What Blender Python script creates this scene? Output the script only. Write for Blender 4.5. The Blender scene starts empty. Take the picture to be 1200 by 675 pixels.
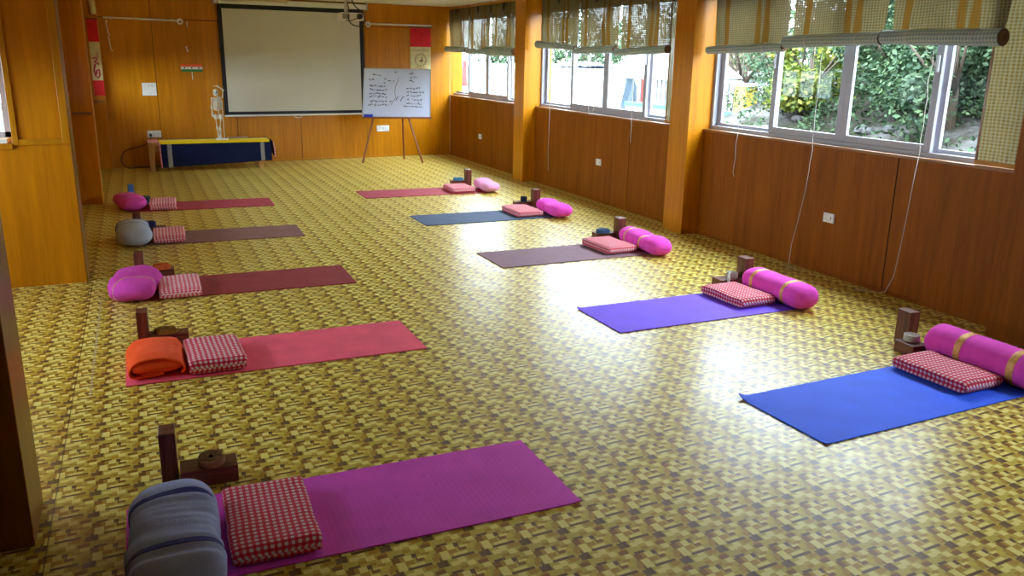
import bpy, bmesh, math, random
from mathutils import Vector, Matrix, noise
PI = math.pi
R = math.radians
SC = bpy.context.scene
COL = SC.collection

# ------------------------------------------------------------------ camera
cam_d = bpy.data.cameras.new('camera'); cam = bpy.data.objects.new('camera', cam_d); COL.objects.link(cam)
SC.camera = cam
f_px, pit, yaw, rol = 977.8, R(15.357), R(23.898), R(0.990)
cam_d.sensor_width = 36; cam_d.lens = f_px / 1200 * 36; cam_d.clip_start = .05; cam_d.clip_end = 300
fw = Vector((math.sin(yaw) * math.cos(pit), math.cos(yaw) * math.cos(pit), -math.sin(pit)))
r0 = Vector((math.cos(yaw), -math.sin(yaw), 0)); u0 = r0.cross(fw)
rr = r0 * math.cos(rol) + u0 * math.sin(rol); uu = -r0 * math.sin(rol) + u0 * math.cos(rol)
m = Matrix(((rr.x, uu.x, -fw.x, 0), (rr.y, uu.y, -fw.y, 0), (rr.z, uu.z, -fw.z, 1.763), (0, 0, 0, 1)))
cam.matrix_world = m

# ------------------------------------------------------------------ world, light, exposure
SC.view_settings.view_transform = 'Standard'; SC.view_settings.look = 'None'
SC.view_settings.gamma = 1; SC.view_settings.use_curve_mapping = False
SC.view_settings.exposure = .88
SKY = 14.0
w = bpy.data.worlds.new('overcast_sky'); SC.world = w; w.use_nodes = True
bg = w.node_tree.nodes['Background']; bg.inputs[0].default_value = (.80, .90, 1.0, 1); bg.inputs[1].default_value = SKY
SC.cycles.use_denoising = True
SC.cycles.max_bounces = 10; SC.cycles.diffuse_bounces = 7; SC.cycles.glossy_bounces = 4
SC.cycles.transparent_max_bounces = 24; SC.cycles.transmission_bounces = 6
SC.cycles.sample_clamp_indirect = 8

XR = 5.336          # room face of the right wall below the windows
XG = 5.46           # glazing plane
ZC = 2.65           # ceiling
ZS = 1.10           # sill
BAYS = [(-.45, 3.30), (3.64, 7.22), (7.56, 11.30), (11.65, 15.16)]
def portal(loc, sx, sy, rot):
    l = bpy.data.lights.new('window_portal', 'AREA'); l.shape = 'RECTANGLE'; l.size = sx; l.size_y = sy
    l.cycles.is_portal = True
    o = bpy.data.objects.new('window_portal', l); COL.objects.link(o); o.location = loc; o.rotation_euler = rot
portal((5.60, 1.85, 1.44), .70, 1.6, (0, R(90), 0))
for (a, b) in BAYS[1:]:
    portal((5.60, (a + b) / 2, 1.80), 1.4, b - a, (0, R(90), 0))
portal((-1.25, 7.60, 1.7), .8, 1.2, (R(-90), 0, 0))
ADDED_LEFT_WINDOWS = [(-2.5, 4.10, 6.80), (-.83, 8.00, 10.60), (-.83, 12.0, 13.90)]   # x of the wall, y span: unseen left-wall openings added for fill daylight
for (x, a, b) in ADDED_LEFT_WINDOWS:
    portal((x - .15, (a + b) / 2, 1.40), .6, b - a, (0, R(-90), 0))

# ------------------------------------------------------------------ node helpers
class NT:
    def __init__(s, name):
        s.m = bpy.data.materials.new(name); s.m.use_nodes = True
        s.t = s.m.node_tree; s.t.nodes.clear(); s.out = s.t.nodes.new('ShaderNodeOutputMaterial')
    def n(s, typ, **kw):
        x = s.t.nodes.new(typ)
        for k, v in kw.items(): setattr(x, k, v)
        return x
    def l(s, a, b): s.t.links.new(a, b)
    def put(s, sock, v):
        if hasattr(v, 'is_linked'): s.l(v, sock)
        elif isinstance(v, (tuple, list)): sock.default_value = tuple(v) + ((1,) if len(v) == 3 and sock.type == 'RGBA' else ())
        else: sock.default_value = v
    def math(s, op, a, b=None, c=None, clamp=False):
        x = s.n('ShaderNodeMath', operation=op, use_clamp=clamp)
        s.put(x.inputs[0], a)
        if b is not None: s.put(x.inputs[1], b)
        if c is not None: s.put(x.inputs[2], c)
        return x.outputs[0]
    def mix(s, f, a, b, mode='MIX'):
        x = s.n('ShaderNodeMix', data_type='RGBA', blend_type=mode)
        s.put(x.inputs[0], f); s.put(x.inputs[6], a); s.put(x.inputs[7], b)
        return x.outputs[2]
    def coord(s, which='Object', scale=None, rot=None):
        t = s.n('ShaderNodeTexCoord').outputs[which]
        if scale is None and rot is None: return t
        mp = s.n('ShaderNodeMapping'); s.l(t, mp.inputs[0])
        if scale: mp.inputs['Scale'].default_value = scale
        if rot: mp.inputs['Rotation'].default_value = rot
        return mp.outputs[0]
    def noise(s, vec, scale, detail=3, rough=.5):
        x = s.n('ShaderNodeTexNoise'); s.l(vec, x.inputs['Vector']); x.inputs['Scale'].default_value = scale
        x.inputs['Detail'].default_value = detail; x.inputs['Roughness'].default_value = rough
        return x.outputs[0]
    def ramp(s, f, stops):
        x = s.n('ShaderNodeValToRGB'); s.l(f, x.inputs[0]); e = x.color_ramp.elements
        while len(e) < len(stops): e.new(.5)
        for el, (p, c) in zip(e, stops): el.position = p; el.color = tuple(c) + (1,)
        return x.outputs[0]
    def sep(s, v):
        x = s.n('ShaderNodeSeparateXYZ'); s.l(v, x.inputs[0]); return x.outputs
    def bump(s, h, strength=.3, dist=.002):
        x = s.n('ShaderNodeBump'); s.l(h, x.inputs['Height']); x.inputs['Strength'].default_value = strength
        x.inputs['Distance'].default_value = dist; return x.outputs[0]
    def pbr(s, col, rough=.6, spec=.5, metal=0, coat=0, coat_r=.1, normal=None, sheen=0, link=True):
        b = s.n('ShaderNodeBsdfPrincipled')
        s.put(b.inputs['Base Color'], col); s.put(b.inputs['Roughness'], rough)
        b.inputs['Specular IOR Level'].default_value = spec; b.inputs['Metallic'].default_value = metal
        b.inputs['Coat Weight'].default_value = coat; b.inputs['Coat Roughness'].default_value = coat_r
        b.inputs['Sheen Weight'].default_value = sheen
        if normal: s.l(normal, b.inputs['Normal'])
        if link: s.l(b.outputs[0], s.out.inputs[0])
        return b.outputs[0]

def simple(name, col, rough=.6, spec=.5, metal=0, coat=0, vary=.12, nscale=12, bump=0, bscale=200, sheen=0):
    t = NT(name); v = t.coord('Object')
    nz = t.noise(v, nscale, 4)
    dark = tuple(c * (1 - vary) for c in col); lite = tuple(min(1, c * (1 + vary)) for c in col)
    c = t.ramp(nz, [(.3, dark), (.7, lite)])
    nm = t.bump(t.noise(v, bscale, 2), bump, .002) if bump else None
    t.pbr(c, rough, spec, metal, coat, .15, nm, sheen)
    return t.m

def wood(name, c0, c1, c2, rough=.35, coat=.35, axis='z', sc=1.0, spec=.25):
    t = NT(name)
    s = {'z': (14, 14, .9), 'x': (.9, 14, 14), 'y': (14, .9, 14)}[axis]
    v = t.coord('Object', tuple(q * sc for q in s))
    n1 = t.noise(v, 1.6, 6, .62)
    v2 = t.coord('Object', tuple(q * sc * .35 for q in s)); n2 = t.noise(v2, 1.0, 3, .5)
    v3 = t.coord('Object', tuple(q * sc * 5 for q in s)); n3 = t.noise(v3, 1.5, 3, .6)
    f = t.math('ADD', t.math('MULTIPLY', n1, .5), t.math('ADD', t.math('MULTIPLY', n2, .35), t.math('MULTIPLY', n3, .15)))
    c = t.ramp(f, [(.36, c0), (.5, c1), (.64, c2)])
    t.pbr(c, rough, spec, 0, coat, .22, t.bump(n3, .08, .001))
    return t.m

# ------------------------------------------------------------------ materials
M = {}
M['wall_wood'] = wood('varnished_plywood', (.42, .142, .001), (.54, .195, .0015), (.65, .25, .002), .34, .13)
M['wall_wood_shaded'] = wood('shaded_varnished_plywood', (.18, .066, .001), (.25, .096, .001), (.32, .13, .002), .34, .25)  # darker copy of the wall plywood, with shade put into its colour
M['dado_wood_shaded'] = wood('shaded_brown_plywood', (.175, .047, .002), (.25, .072, .003), (.32, .098, .004), .42, .03, spec=.10)  # redder panels, darkened further in colour for their backlit shade
M['trim_wood'] = wood('trim_wood', (.40, .155, .002), (.50, .205, .003), (.60, .26, .004), .35, .15)
M['sill_wood'] = wood('sill_wood', (.22, .09, .03), (.28, .12, .04), (.34, .16, .06), .35, .3, 'y')
M['gap'] = simple('dark_joint', (.03, .012, .003), .8)
M['ceiling'] = simple('ceiling_white_paint', (.75, .75, .72), .9, .2)
M['white_pvc'] = simple('white_window_profile', (.36, .36, .42), .35, .5, vary=.04)
M['plastic'] = simple('white_plastic', (.80, .80, .78), .35, .5, vary=.03)
M['plastic_dark'] = simple('black_plastic', (.012, .012, .014), .4)
M['bench_wood'] = wood('pale_bench_wood', (.34, .15, .04), (.44, .21, .06), (.54, .28, .09), .5, .1)
M['easel_wood'] = wood('easel_wood', (.20, .06, .02), (.27, .085, .03), (.33, .11, .04), .5, .1)
M['block_wood'] = wood('red_brown_block_wood', (.085, .022, .012), (.14, .040, .022), (.20, .065, .036), .42, .15, 'x', 3)
M['block_wood_up'] = wood('red_brown_upright_block_wood', (.085, .022, .012), (.14, .040, .022), (.20, .065, .036), .42, .15, 'z', 3)
M['foam_blue'] = simple('blue_foam', (.06, .22, .62), .7)
M['foam_blue2'] = simple('pale_blue_foam', (.08, .34, .70), .7)
def cloth(name, col, vary=.1, wr=.35):
    t = NT(name); v = t.coord('Object')
    c = t.ramp(t.noise(v, 6, 5, .6), [(.3, tuple(q * (1 - vary) for q in col)), (.7, tuple(min(1, q * (1 + vary)) for q in col))])
    h = t.math('ADD', t.noise(v, 14, 4, .6), t.math('MULTIPLY', t.noise(v, 600, 1), .15))
    t.pbr(c, .85, .2, 0, 0, .1, t.bump(h, wr, .012), .04)
    return t.m
M['pink'] = cloth('magenta_cotton', (.84, .075, .58))
M['pink_pale'] = cloth('pale_pink_cotton', (.80, .34, .58))
M['pink_violet'] = cloth('orchid_cotton', (.72, .075, .52), .12, .6)
M['grey_cloth'] = cloth('blue_grey_cotton', (.36, .44, .80))
M['lightblue_cloth'] = cloth('pale_blue_cotton', (.42, .50, .66))
M['navy_band'] = cloth('navy_woven_band', (.035, .04, .24))
M['blue_band'] = cloth('blue_band', (.16, .22, .55))
M['orange'] = cloth('orange_cotton', (.98, .095, .010))
M['orange_dark'] = cloth('orange_lining', (.50, .05, .01))
def gold():
    t = NT('gold_brocade_ribbon'); v = t.coord('UV', (1, 1, 1))
    c = t.ramp(t.noise(v, 90, 3, .7), [(.35, (.55, .22, .06)), (.65, (.85, .50, .16))])
    t.pbr(c, .5, .5, .2); return t.m
M['gold'] = gold()

def gingham(name='red_gingham', period=.0245, red=(.72, .018, .05), mid=(.80, .19, .25), whi=(.86, .72, .76), su=1, sv=1, mix=1):
    t = NT(name); s = t.sep(t.coord('UV'))
    def stripe(o, k):
        x = t.math('FRACT', t.math('DIVIDE', o, period * k))
        return t.math('GREATER_THAN', x, .5)
    a = stripe(s[0], su); b = stripe(s[1], sv)
    either = t.math('MAXIMUM', a, b); both = t.math('MULTIPLY', a, b)
    c = t.mix(both, t.mix(either, whi, mid), red)
    nz = t.noise(t.coord('Object'), 25, 3)
    c = t.mix(.25, c, t.mix(nz, (.5, .5, .5), (1, 1, 1)), 'MULTIPLY')
    th = t.math('SINE', t.math('MULTIPLY', s[0], 3500))
    t.pbr(c, .88, .2, 0, 0, .1, t.bump(t.math('ADD', t.noise(t.coord('Object'), 30, 3), t.math('MULTIPLY', th, .05)), .3, .006), .1)
    return t.m
M['gingham'] = gingham(red=(.66, .012, .045), mid=(.72, .075, .13))
M['gingham_fine'] = gingham('fine_red_gingham', .028, (.58, .010, .04), (.68, .075, .13), (.80, .66, .72))
M['gingham_stripe'] = gingham('striped_red_gingham', .030, (.74, .03, .07), (.80, .22, .28), (.86, .70, .80), 1, .45)

def mat_material(name, col, rough=.75, stains=0, rib=260):
    t = NT(name); v = t.coord('Object')
    c = t.ramp(t.noise(v, 5, 4, .55), [(.3, tuple(q * .9 for q in col)), (.7, tuple(min(1, q * 1.08) for q in col))])
    if stains:
        s_ = t.ramp(t.noise(v, 14, 3, .5), [(.62, (1, 1, 1)), (.78, (.72, .70, .76))])
        c = t.mix(stains, c, s_, 'MULTIPLY')
    x = t.sep(v)
    rb = t.math('SINE', t.math('MULTIPLY', x[0], rib)); rc = t.math('SINE', t.math('MULTIPLY', x[1], 700))
    h = t.math('ADD', t.math('MULTIPLY', rb, .4), t.math('ADD', t.math('MULTIPLY', rc, .3), t.noise(v, 300, 2)))
    t.pbr(c, rough, .35, 0, 0, .1, t.bump(h, .25, .0015)); return t.m
M['mat_magenta'] = mat_material('magenta_mat_foam', (.66, .060, .56), .7, .6)
M['mat_blue'] = mat_material('cobalt_mat_foam', (.020, .115, .97), .7)
M['mat_violet'] = mat_material('violet_mat_foam', (.19, .075, .92), .7)
M['mat_mauve'] = mat_material('dusty_mauve_mat_foam', (.24, .13, .17), .75)
M['mat_slate'] = mat_material('slate_blue_mat_foam', (.075, .11, .20), .75)
M['mat_redr'] = mat_material('brick_rose_mat_foam', (.42, .055, .085), .75)
M['mat_coral'] = mat_material('coral_pink_mat_foam', (.86, .105, .19), .75)
M['mat_maroon'] = mat_material('crimson_mat_foam', (.30, .035, .042), .75)
M['mat_taupe'] = mat_material('taupe_mat_foam', (.24, .11, .095), .8)
M['mat_rasp'] = mat_material('raspberry_mat_foam', (.42, .045, .075), .8)

def belt(name, col):
    t = NT(name); v = t.coord('Object')
    h = t.math('SINE', t.math('MULTIPLY', t.sep(v)[2], 2200))
    c = t.ramp(t.noise(v, 60, 3), [(.3, tuple(q * .8 for q in col)), (.7, tuple(q * 1.15 for q in col))])
    t.pbr(c, .8, .2, 0, 0, .1, t.bump(h, .3, .001)); return t.m
M['belt_tan'] = belt('tan_webbing', (.36, .21, .10)); M['belt_olive'] = belt('ochre_webbing', (.30, .17, .03))
M['belt_orange'] = belt('orange_webbing', (.62, .12, .025)); M['belt_navy'] = belt('navy_webbing', (.022, .024, .09))
M['belt_white'] = belt('off_white_webbing', (.58, .55, .48)); M['belt_blue'] = belt('steel_blue_webbing', (.045, .10, .21))
M['belt_teal'] = belt('sky_blue_webbing', (.07, .24, .42)); M['belt_black'] = belt('black_webbing', (.01, .015, .04))
M['belt_slate'] = belt('slate_webbing', (.05, .07, .11))

def floor_material():
    t = NT('basket_weave_vinyl'); s = t.sep(t.coord('Object'))
    X, Y = s[0], s[1]
    # lattice coordinates of the printed repeat
    u = t.math('DIVIDE', t.math('SUBTRACT', X, 2.533), .1667)
    vv = t.math('DIVIDE', t.math('SUBTRACT', t.math('SUBTRACT', Y, 1.883), t.math('MULTIPLY', u, .0105)), .182)
    ids = t.math('ADD', t.math('MULTIPLY', t.math('FLOOR', u), 7.31), t.math('MULTIPLY', t.math('FLOOR', vv), 3.17))
    fu = t.math('FRACT', u); fv = t.math('FRACT', vv)
    obj = t.coord('Object')
    yel = (.70, .55, .070); pale = (.88, .79, .24); och = (.50, .30, .028); brn = (.28, .125, .015); dk = (.15, .080, .028); dkg = (.19, .11, .045)
    col = None
    tint = t.noise(obj, 3.0, 3)
    col = t.mix(tint, yel, (.52, .42, .075))
    rects = [  # u0,u1,v0,v1,colour  (wrapped where they cross the edge)
        (.22, .40, .41, .60, pale), (.01, .20, .11, .41, pale), (.28, .61, .17, .26, pale), (.63, .80, .30, .46, yel),
        (.12, .30, .86, 1.0, pale), (.45, .64, .74, .90, pale), (.75, .93, .55, .70, pale), (.30, .48, -.10, .09, pale),
        (.55, .74, -.06, .09, och), (.20, .40, .26, .41, och), (.62, .80, .46, .55, och), (.80, .93, .14, .30, och),
        (.27, .45, .69, .80, och), (.12, .22, .42, .60, och), (.50, .62, .55, .66, och), (.76, .93, .78, .90, och),
        (.46, .64, .30, .46, brn), (.68, .92, .70, .80, och), (-.31, -.08, -.30, -.17, brn),
        (-.18, .0, -.10, .10, dkg), (-.02, .08, -.11, .12, dk), (-.065, -.02, .10, .43, dk),
        (-.05, .12, .42, .62, brn), (.02, .28, .61, .69, dk), (.20, .74, .085, .16, dk), (.40, .51, .47, .61, dk),
        (-.30, -.17, -.05, .05, och), (.86, 1.0, .22, .40, och), (.50, .70, .40, .47, pale),
    ]
    def rect(u0, u1, v0, v1):
        a = t.math('COMPARE', fu, (u0 + u1) / 2, (u1 - u0) / 2); b = t.math('COMPARE', fv, (v0 + v1) / 2, (v1 - v0) / 2)
        return t.math('MULTIPLY', a, b)
    for (u0, u1, v0, v1, c) in rects:
        msk = None
        for du in (-1, 0, 1):
            for dv in (-1, 0, 1):
                if u1 + du > 0 and u0 + du < 1 and v1 + dv > 0 and v0 + dv < 1:
                    k = rect(u0 + du, u1 + du, v0 + dv, v1 + dv)
                    msk = k if msk is None else t.math('MAXIMUM', msk, k)
        col = t.mix(msk, col, c)
    # fine printed grain, gentle wear
    g = t.noise(t.coord('Object', (60, 8, 1)), 3, 3)
    col = t.mix(.22, col, t.ramp(g, [(.3, (.55, .5, .45)), (.7, (1, 1, 1))]), 'MULTIPLY')
    worn = t.noise(obj, .8, 4, .6)
    col = t.mix(.22, col, t.ramp(worn, [(.35, (.7, .68, .62)), (.6, (1, 1, 1))]), 'MULTIPLY')
    # the joint of the two sheets near the left piers, a scratch beside it and scuffs
    def line(x0, wd, y0, y1, sl):
        xx = t.math('SUBTRACT', X, t.math('ADD', x0, t.math('MULTIPLY', t.math('SUBTRACT', Y, y0), sl)))
        return t.math('MULTIPLY', t.math('COMPARE', xx, 0, wd), t.math('COMPARE', Y, (y0 + y1) / 2, (y1 - y0) / 2))
    col = t.mix(t.math('MULTIPLY', line(-.455, .0025, -3, 7.2, 0), .7), col, (.07, .045, .02))
    col = t.mix(t.math('MULTIPLY', line(-.372, .004, 4.65, 6.6, -.004), .6), col, (.45, .42, .36))
    rg = t.ramp(t.noise(obj, 2.2, 4, .6), [(.3, (.30, .30, .30)), (.7, (.40, .40, .40))])
    und = t.noise(obj, 1.3, 2)
    nm = t.bump(und, .12, .03)
    t.pbr(col, rg, .30, 0, .09, .20, nm)
    return t.m
M['floor'] = floor_material()

def glass():
    t = NT('window_glass')
    tr = t.n('ShaderNodeBsdfTransparent'); tr.inputs[0].default_value = (.93, .97, .97, 1)
    gl = t.n('ShaderNodeBsdfGlossy'); gl.inputs['Roughness'].default_value = .02
    fr = t.n('ShaderNodeFresnel'); fr.inputs[0].default_value = 1.45
    mx = t.n('ShaderNodeMixShader'); t.l(t.math('MULTIPLY', fr.outputs[0], .02), mx.inputs[0]); t.l(tr.outputs[0], mx.inputs[1]); t.l(gl.outputs[0], mx.inputs[2])
    t.l(mx.outputs[0], t.out.inputs[0]); return t.m
M['glass'] = glass()

def woven(name, fine=1.0):
    """sheer woven reed cloth: fine threads with see-through holes and ochre reed stripes"""
    t = NT(name); s = t.sep(t.coord('UV')); ob = t.coord('Object')
    wob = t.math('MULTIPLY', t.noise(ob, 6, 2), .02)
    def grid(o, per, duty):
        return t.math('LESS_THAN', t.math('FRACT', t.math('DIVIDE', t.math('ADD', o, wob), per)), duty)
    hx = grid(s[0], .028 * fine, .50); hy = grid(s[1], .020 * fine, .50)
    hole = t.math('MULTIPLY', hx, hy)
    stripes = t.math('LESS_THAN', t.noise(t.coord('UV', (4.6, .22, 1)), 1.5, 1), .44)
    base = t.ramp(t.noise(t.coord('UV', (60, 4, 1)), 2, 3), [(.3, (.09, .062, .020)), (.7, (.20, .14, .045))])
    base = t.mix(t.math('MULTIPLY', t.math('ADD', hx, hy), .5), base, (.22, .215, .165))
    c = t.mix(t.math('MULTIPLY', stripes, .85), base, (.17, .085, .010))
    d = t.n('ShaderNodeBsdfDiffuse'); t.l(c, d.inputs[0])
    tl = t.n('ShaderNodeBsdfTranslucent'); t.l(t.mix(1, c, (1, .88, .6), 'MULTIPLY'), tl.inputs[0])
    a = t.n('ShaderNodeMixShader'); a.inputs[0].default_value = .20; t.l(d.outputs[0], a.inputs[1]); t.l(tl.outputs[0], a.inputs[2])
    tr = t.n('ShaderNodeBsdfTransparent')
    b = t.n('ShaderNodeMixShader')
    t.l(t.math('MULTIPLY', hole, t.math('SUBTRACT', .095, t.math('MULTIPLY', stripes, .085))), b.inputs[0])
    t.l(a.outputs[0], b.inputs[1]); t.l(tr.outputs[0], b.inputs[2]); t.l(b.outputs[0], t.out.inputs[0])
    return t.m
M['woven'] = woven('woven_reed_blind'); M['woven_coarse'] = woven('coarse_woven_reed_blind', 1.15)
def rollcloth():
    t = NT('blue_green_checked_roll'); s = t.sep(t.coord('UV'))
    a = t.math('GREATER_THAN', t.math('FRACT', t.math('DIVIDE', s[0], .030)), .5)
    b = t.math('GREATER_THAN', t.math('FRACT', t.math('DIVIDE', s[1], .026)), .5)
    k = t.math('MULTIPLY', t.math('ADD', a, b), .5)
    c = t.mix(k, (.24, .36, .40), (.60, .64, .56))
    c = t.mix(.4, c, t.ramp(t.noise(t.coord('Object'), 2.5, 3), [(.35, (.45, .62, .7)), (.65, (1, 1, .9))]), 'MULTIPLY')
    t.pbr(c, .8, .2, 0, 0, .1, t.bump(t.noise(t.coord('Object'), 80, 2), .3, .003)); return t.m
M['roll'] = rollcloth()
def spiral_end():
    t = NT('rolled_reed_end'); s = t.sep(t.coord('UV'))
    c = t.mix(t.math('GREATER_THAN', t.math('FRACT', t.math('MULTIPLY', s[0], 5)), .5), (.05, .025, .012), (.22, .12, .06))
    t.pbr(c, .8); return t.m
M['roll_end'] = spiral_end()
M['cord'] = simple('cord_cotton', (.62, .60, .55), .8)
M['screen'] = simple('projector_screen_fabric', (.64, .63, .58), .85, .2, vary=.03, nscale=2)
M['black'] = simple('black_fabric_border', (.006, .008, .018), .6)
M['whiteboard'] = simple('whiteboard_enamel', (.60, .66, .90), .25, .5, vary=.03, nscale=3)
M['ink'] = simple('marker_ink', (.05, .05, .10), .6)
M['alu'] = simple('aluminium', (.55, .56, .6), .35, .5, .7, vary=.05)
M['duster'] = simple('blue_felt', (.01, .03, .42), .8)
M['red'] = simple('red_banner_cloth', (.68, .008, .014), .75)
M['cream'] = simple('cream_banner_paper', (.66, .57, .27), .75)
M['red_ink'] = simple('red_ink', (.48, .03, .08), .7)
M['brown_ink'] = simple('brown_ink', (.30, .13, .06), .7)
M['green_ink'] = simple('green_ink', (.02, .20, .05), .7)
M['saffron'] = simple('saffron', (.85, .12, .01), .7)
M['paper'] = simple('white_paper', (.78, .78, .74), .7, vary=.04)
M['navy'] = cloth('navy_table_cloth', (.004, .009, .05), .2)
M['yellow'] = cloth('yellow_cloth_edge', (.85, .62, .01), .05)
M['greyband'] = cloth('grey_cloth_stripe', (.28, .28, .26), .1)
M['fringe'] = gingham('red_white_fringe', .03)
M['bone'] = simple('bone_plastic', (.66, .62, .50), .5, vary=.08)

# ------------------------------------------------------------------ mesh helpers
def new_obj(name, verts, faces, mat, parent=None, smooth=False, uvs=None, loc=(0, 0, 0), rz=0, mats=None, fm=None):
    me = bpy.data.meshes.new(name); me.from_pydata([tuple(v) for v in verts], [], faces); me.validate(); me.update()
    for mm in (mats or [mat]): me.materials.append(mm)
    if uvs:
        ul = me.uv_layers.new(name='UVMap')
        for lp in me.loops: ul.data[lp.index].uv = uvs[lp.vertex_index]
    if fm:
        for p, k in zip(me.polygons, fm): p.material_index = k
    if smooth:
        for p in me.polygons: p.use_smooth = True
    o = bpy.data.objects.new(name, me); COL.objects.link(o)
    if parent: o.parent = parent
    o.location = loc; o.rotation_euler = (0, 0, rz)
    return o

class MB:
    """collects shapes into one mesh"""
    def __init__(s): s.v = []; s.f = []; s.uv = []
    def box(s, x0, x1, y0, y1, z0, z1):
        k = len(s.v)
        for z in (z0, z1):
            for y in (y0, y1):
                for x in (x0, x1): s.v.append((x, y, z)); s.uv.append((x + y, z + y))
        s.f += [(k, k + 2, k + 3, k + 1), (k + 4, k + 5, k + 7, k + 6), (k, k + 1, k + 5, k + 4), (k + 2, k + 6, k + 7, k + 3), (k, k + 4, k + 6, k + 2), (k + 1, k + 3, k + 7, k + 5)]
        return s
    def tube(s, pts, r, n=8, cap=True, flat=1.0):
        pts = [Vector(p) for p in pts]; k0 = len(s.v); L = len(pts); acc = 0
        rs = r if isinstance(r, (list, tuple)) else [r] * L
        prev = None
        for i, p in enumerate(pts):
            d = (pts[min(i + 1, L - 1)] - pts[max(i - 1, 0)])
            d = d.normalized() if d.length > 1e-9 else Vector((0, 0, 1))
            if prev is None:
                a = d.cross(Vector((0, 0, 1)));
                if a.length < .1: a = d.cross(Vector((0, 1, 0)))
            else: a = prev - d * prev.dot(d)
            a.normalize(); prev = a; b = d.cross(a)
            if i: acc += (p - pts[i - 1]).length
            for j in range(n):
                th = 2 * PI * j / n
                s.v.append(tuple(p + a * math.cos(th) * rs[i] + b * math.sin(th) * rs[i] * flat)); s.uv.append((th * .1, acc))
        for i in range(L - 1):
            for j in range(n):
                a0 = k0 + i * n + j; a1 = k0 + i * n + (j + 1) % n
                s.f.append((a0, a1, a1 + n, a0 + n))
        if cap:
            s.f.append(tuple(k0 + j for j in range(n))[::-1]); s.f.append(tuple(k0 + (L - 1) * n + j for j in range(n)))
        return s
    def ball(s, c, rx, ry=None, rz=None, n=12, m_=8):
        ry = ry or rx; rz = rz or rx; k = len(s.v)
        for i in range(m_ + 1):
            ph = PI * i / m_
            for j in range(n):
                th = 2 * PI * j / n
                s.v.append((c[0] + rx * math.sin(ph) * math.cos(th), c[1] + ry * math.sin(ph) * math.sin(th), c[2] + rz * math.cos(ph))); s.uv.append((th, ph))
        for i in range(m_):
            for j in range(n):
                a = k + i * n + j; b = k + i * n + (j + 1) % n
                s.f.append((a, a + n, b + n, b))
        return s
    def quad(s, a, b, c, d):
        k = len(s.v); s.v += [a, b, c, d]; s.uv += [(0, 0), (1, 0), (1, 1), (0, 1)]; s.f.append((k, k + 1, k + 2, k + 3)); return s
    def build(s, name, mat, parent=None, smooth=False, bevel=0, loc=(0, 0, 0), rz=0, seg=2):
        o = new_obj(name, s.v, s.f, mat, parent, smooth, s.uv, loc, rz)
        if bevel:
            b = o.modifiers.new('bevel', 'BEVEL'); b.width = bevel; b.segments = seg; b.limit_method = 'ANGLE'; b.angle_limit = R(40)
        return o
def box(name, x0, x1, y0, y1, z0, z1, mat, parent=None, bevel=0, **k):
    return MB().box(x0, x1, y0, y1, z0, z1).build(name, mat, parent, bevel=bevel, **k)
def empty(name, loc=(0, 0, 0), rz=0):
    o = bpy.data.objects.new(name, None); COL.objects.link(o); o.location = loc; o.rotation_euler = (0, 0, rz)
    o.empty_display_size = .1; return o
def tag(o, label=None, cat=None, group=None, kind=None):
    if label: o['label'] = label
    if cat: o['category'] = cat
    if group: o['group'] = group
    if kind: o['kind'] = kind
    return o
def struct(o): o['kind'] = 'structure'; return o

def loft(L, W, H, cap, wend=.15, m=4.0, wr=0.0, seed=0, nl=72, nc=56, crease=0, flat=0, pinch=None, skew=0, wcap=None, droop=0):
    """soft body lying along Y: returns verts, faces, uvs; base at z=0, centred on x,y"""
    ys = []
    for i in range(nl + 1):
        t = -1 + 2 * i / nl
        # denser at the ends
        tt = math.sin(t * PI / 2) * .55 + t * .45
        ys.append(tt * L / 2)
    V = []; UV = []; F = []
    arc = [0]
    def cs(j):
        th = 2 * PI * j / nc; c, s_ = math.cos(th), math.sin(th)
        x = math.copysign(abs(c) ** (2 / m), c); z = math.copysign(abs(s_) ** (2 / m), s_)
        return x, z
    prevp = None; acc = 0
    for i, y in enumerate(ys):
        e = max(0, (abs(y) - (L / 2 - cap)) / cap); e = min(e, 1)
        hs = math.sqrt(max(0, 1 - e ** 2)) if cap else 1
        ws = 1 - wend * (1 - hs)
        if wcap: ee = min(1, max(0, (abs(y) - (L / 2 - wcap)) / wcap)); ws = max(.02, math.sqrt(max(0, 1 - ee ** 2.2)) * (1 - wend) + wend * (1 if ee < 1 else 0))
        p = (y, hs * H / 2)
        if prevp: acc += math.hypot(p[0] - prevp[0], p[1] - prevp[1])
        prevp = p
        al = 0; pp = None
        for j in range(nc + 1):
            x, z = cs(j); q0 = (x * W / 2, z * H / 2)
            if pp: al += math.hypot(q0[0] - pp[0], q0[1] - pp[1])
            pp = q0; x *= W / 2 * ws; z *= H / 2 * hs
            if crease:
                k = 1 - crease * math.exp(-((z) / (H * .07)) ** 2) * (1 if abs(x) > W * .2 or e > 0 else 0)
                x *= k
            if pinch:
                for (py, pw, pd) in pinch:
                    k = 1 - pd * math.exp(-((y - py - x * skew) / pw) ** 2); x *= (1 + k) / 2; z = (z + H / 2) * k - H / 2
            if wr:
                q = Vector((x * 9 + seed, y * 7 + seed * 2.3, z * 9)); q2 = Vector((x * 3, y * 22 + seed, z * 3))
                dlt = wr * (noise.noise(q) + .6 * noise.noise(q2 * 1.3)); sc_ = 1 + dlt / max(W, H) * 2
                x *= sc_; z *= sc_
            if droop: z -= droop * (x / (W / 2)) ** 2 * 0
            zz = z + H / 2
            if flat and zz < flat: zz = flat * .15 + zz * .85 if zz > 0 else 0.002
            V.append((x, y, max(zz, .002))); UV.append((al - 0, acc))
    n1 = nc + 1
    for i in range(nl):
        for j in range(nc):
            a = i * n1 + j; F.append((a, a + 1, a + 1 + n1, a + n1))
    return V, F, UV
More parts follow.
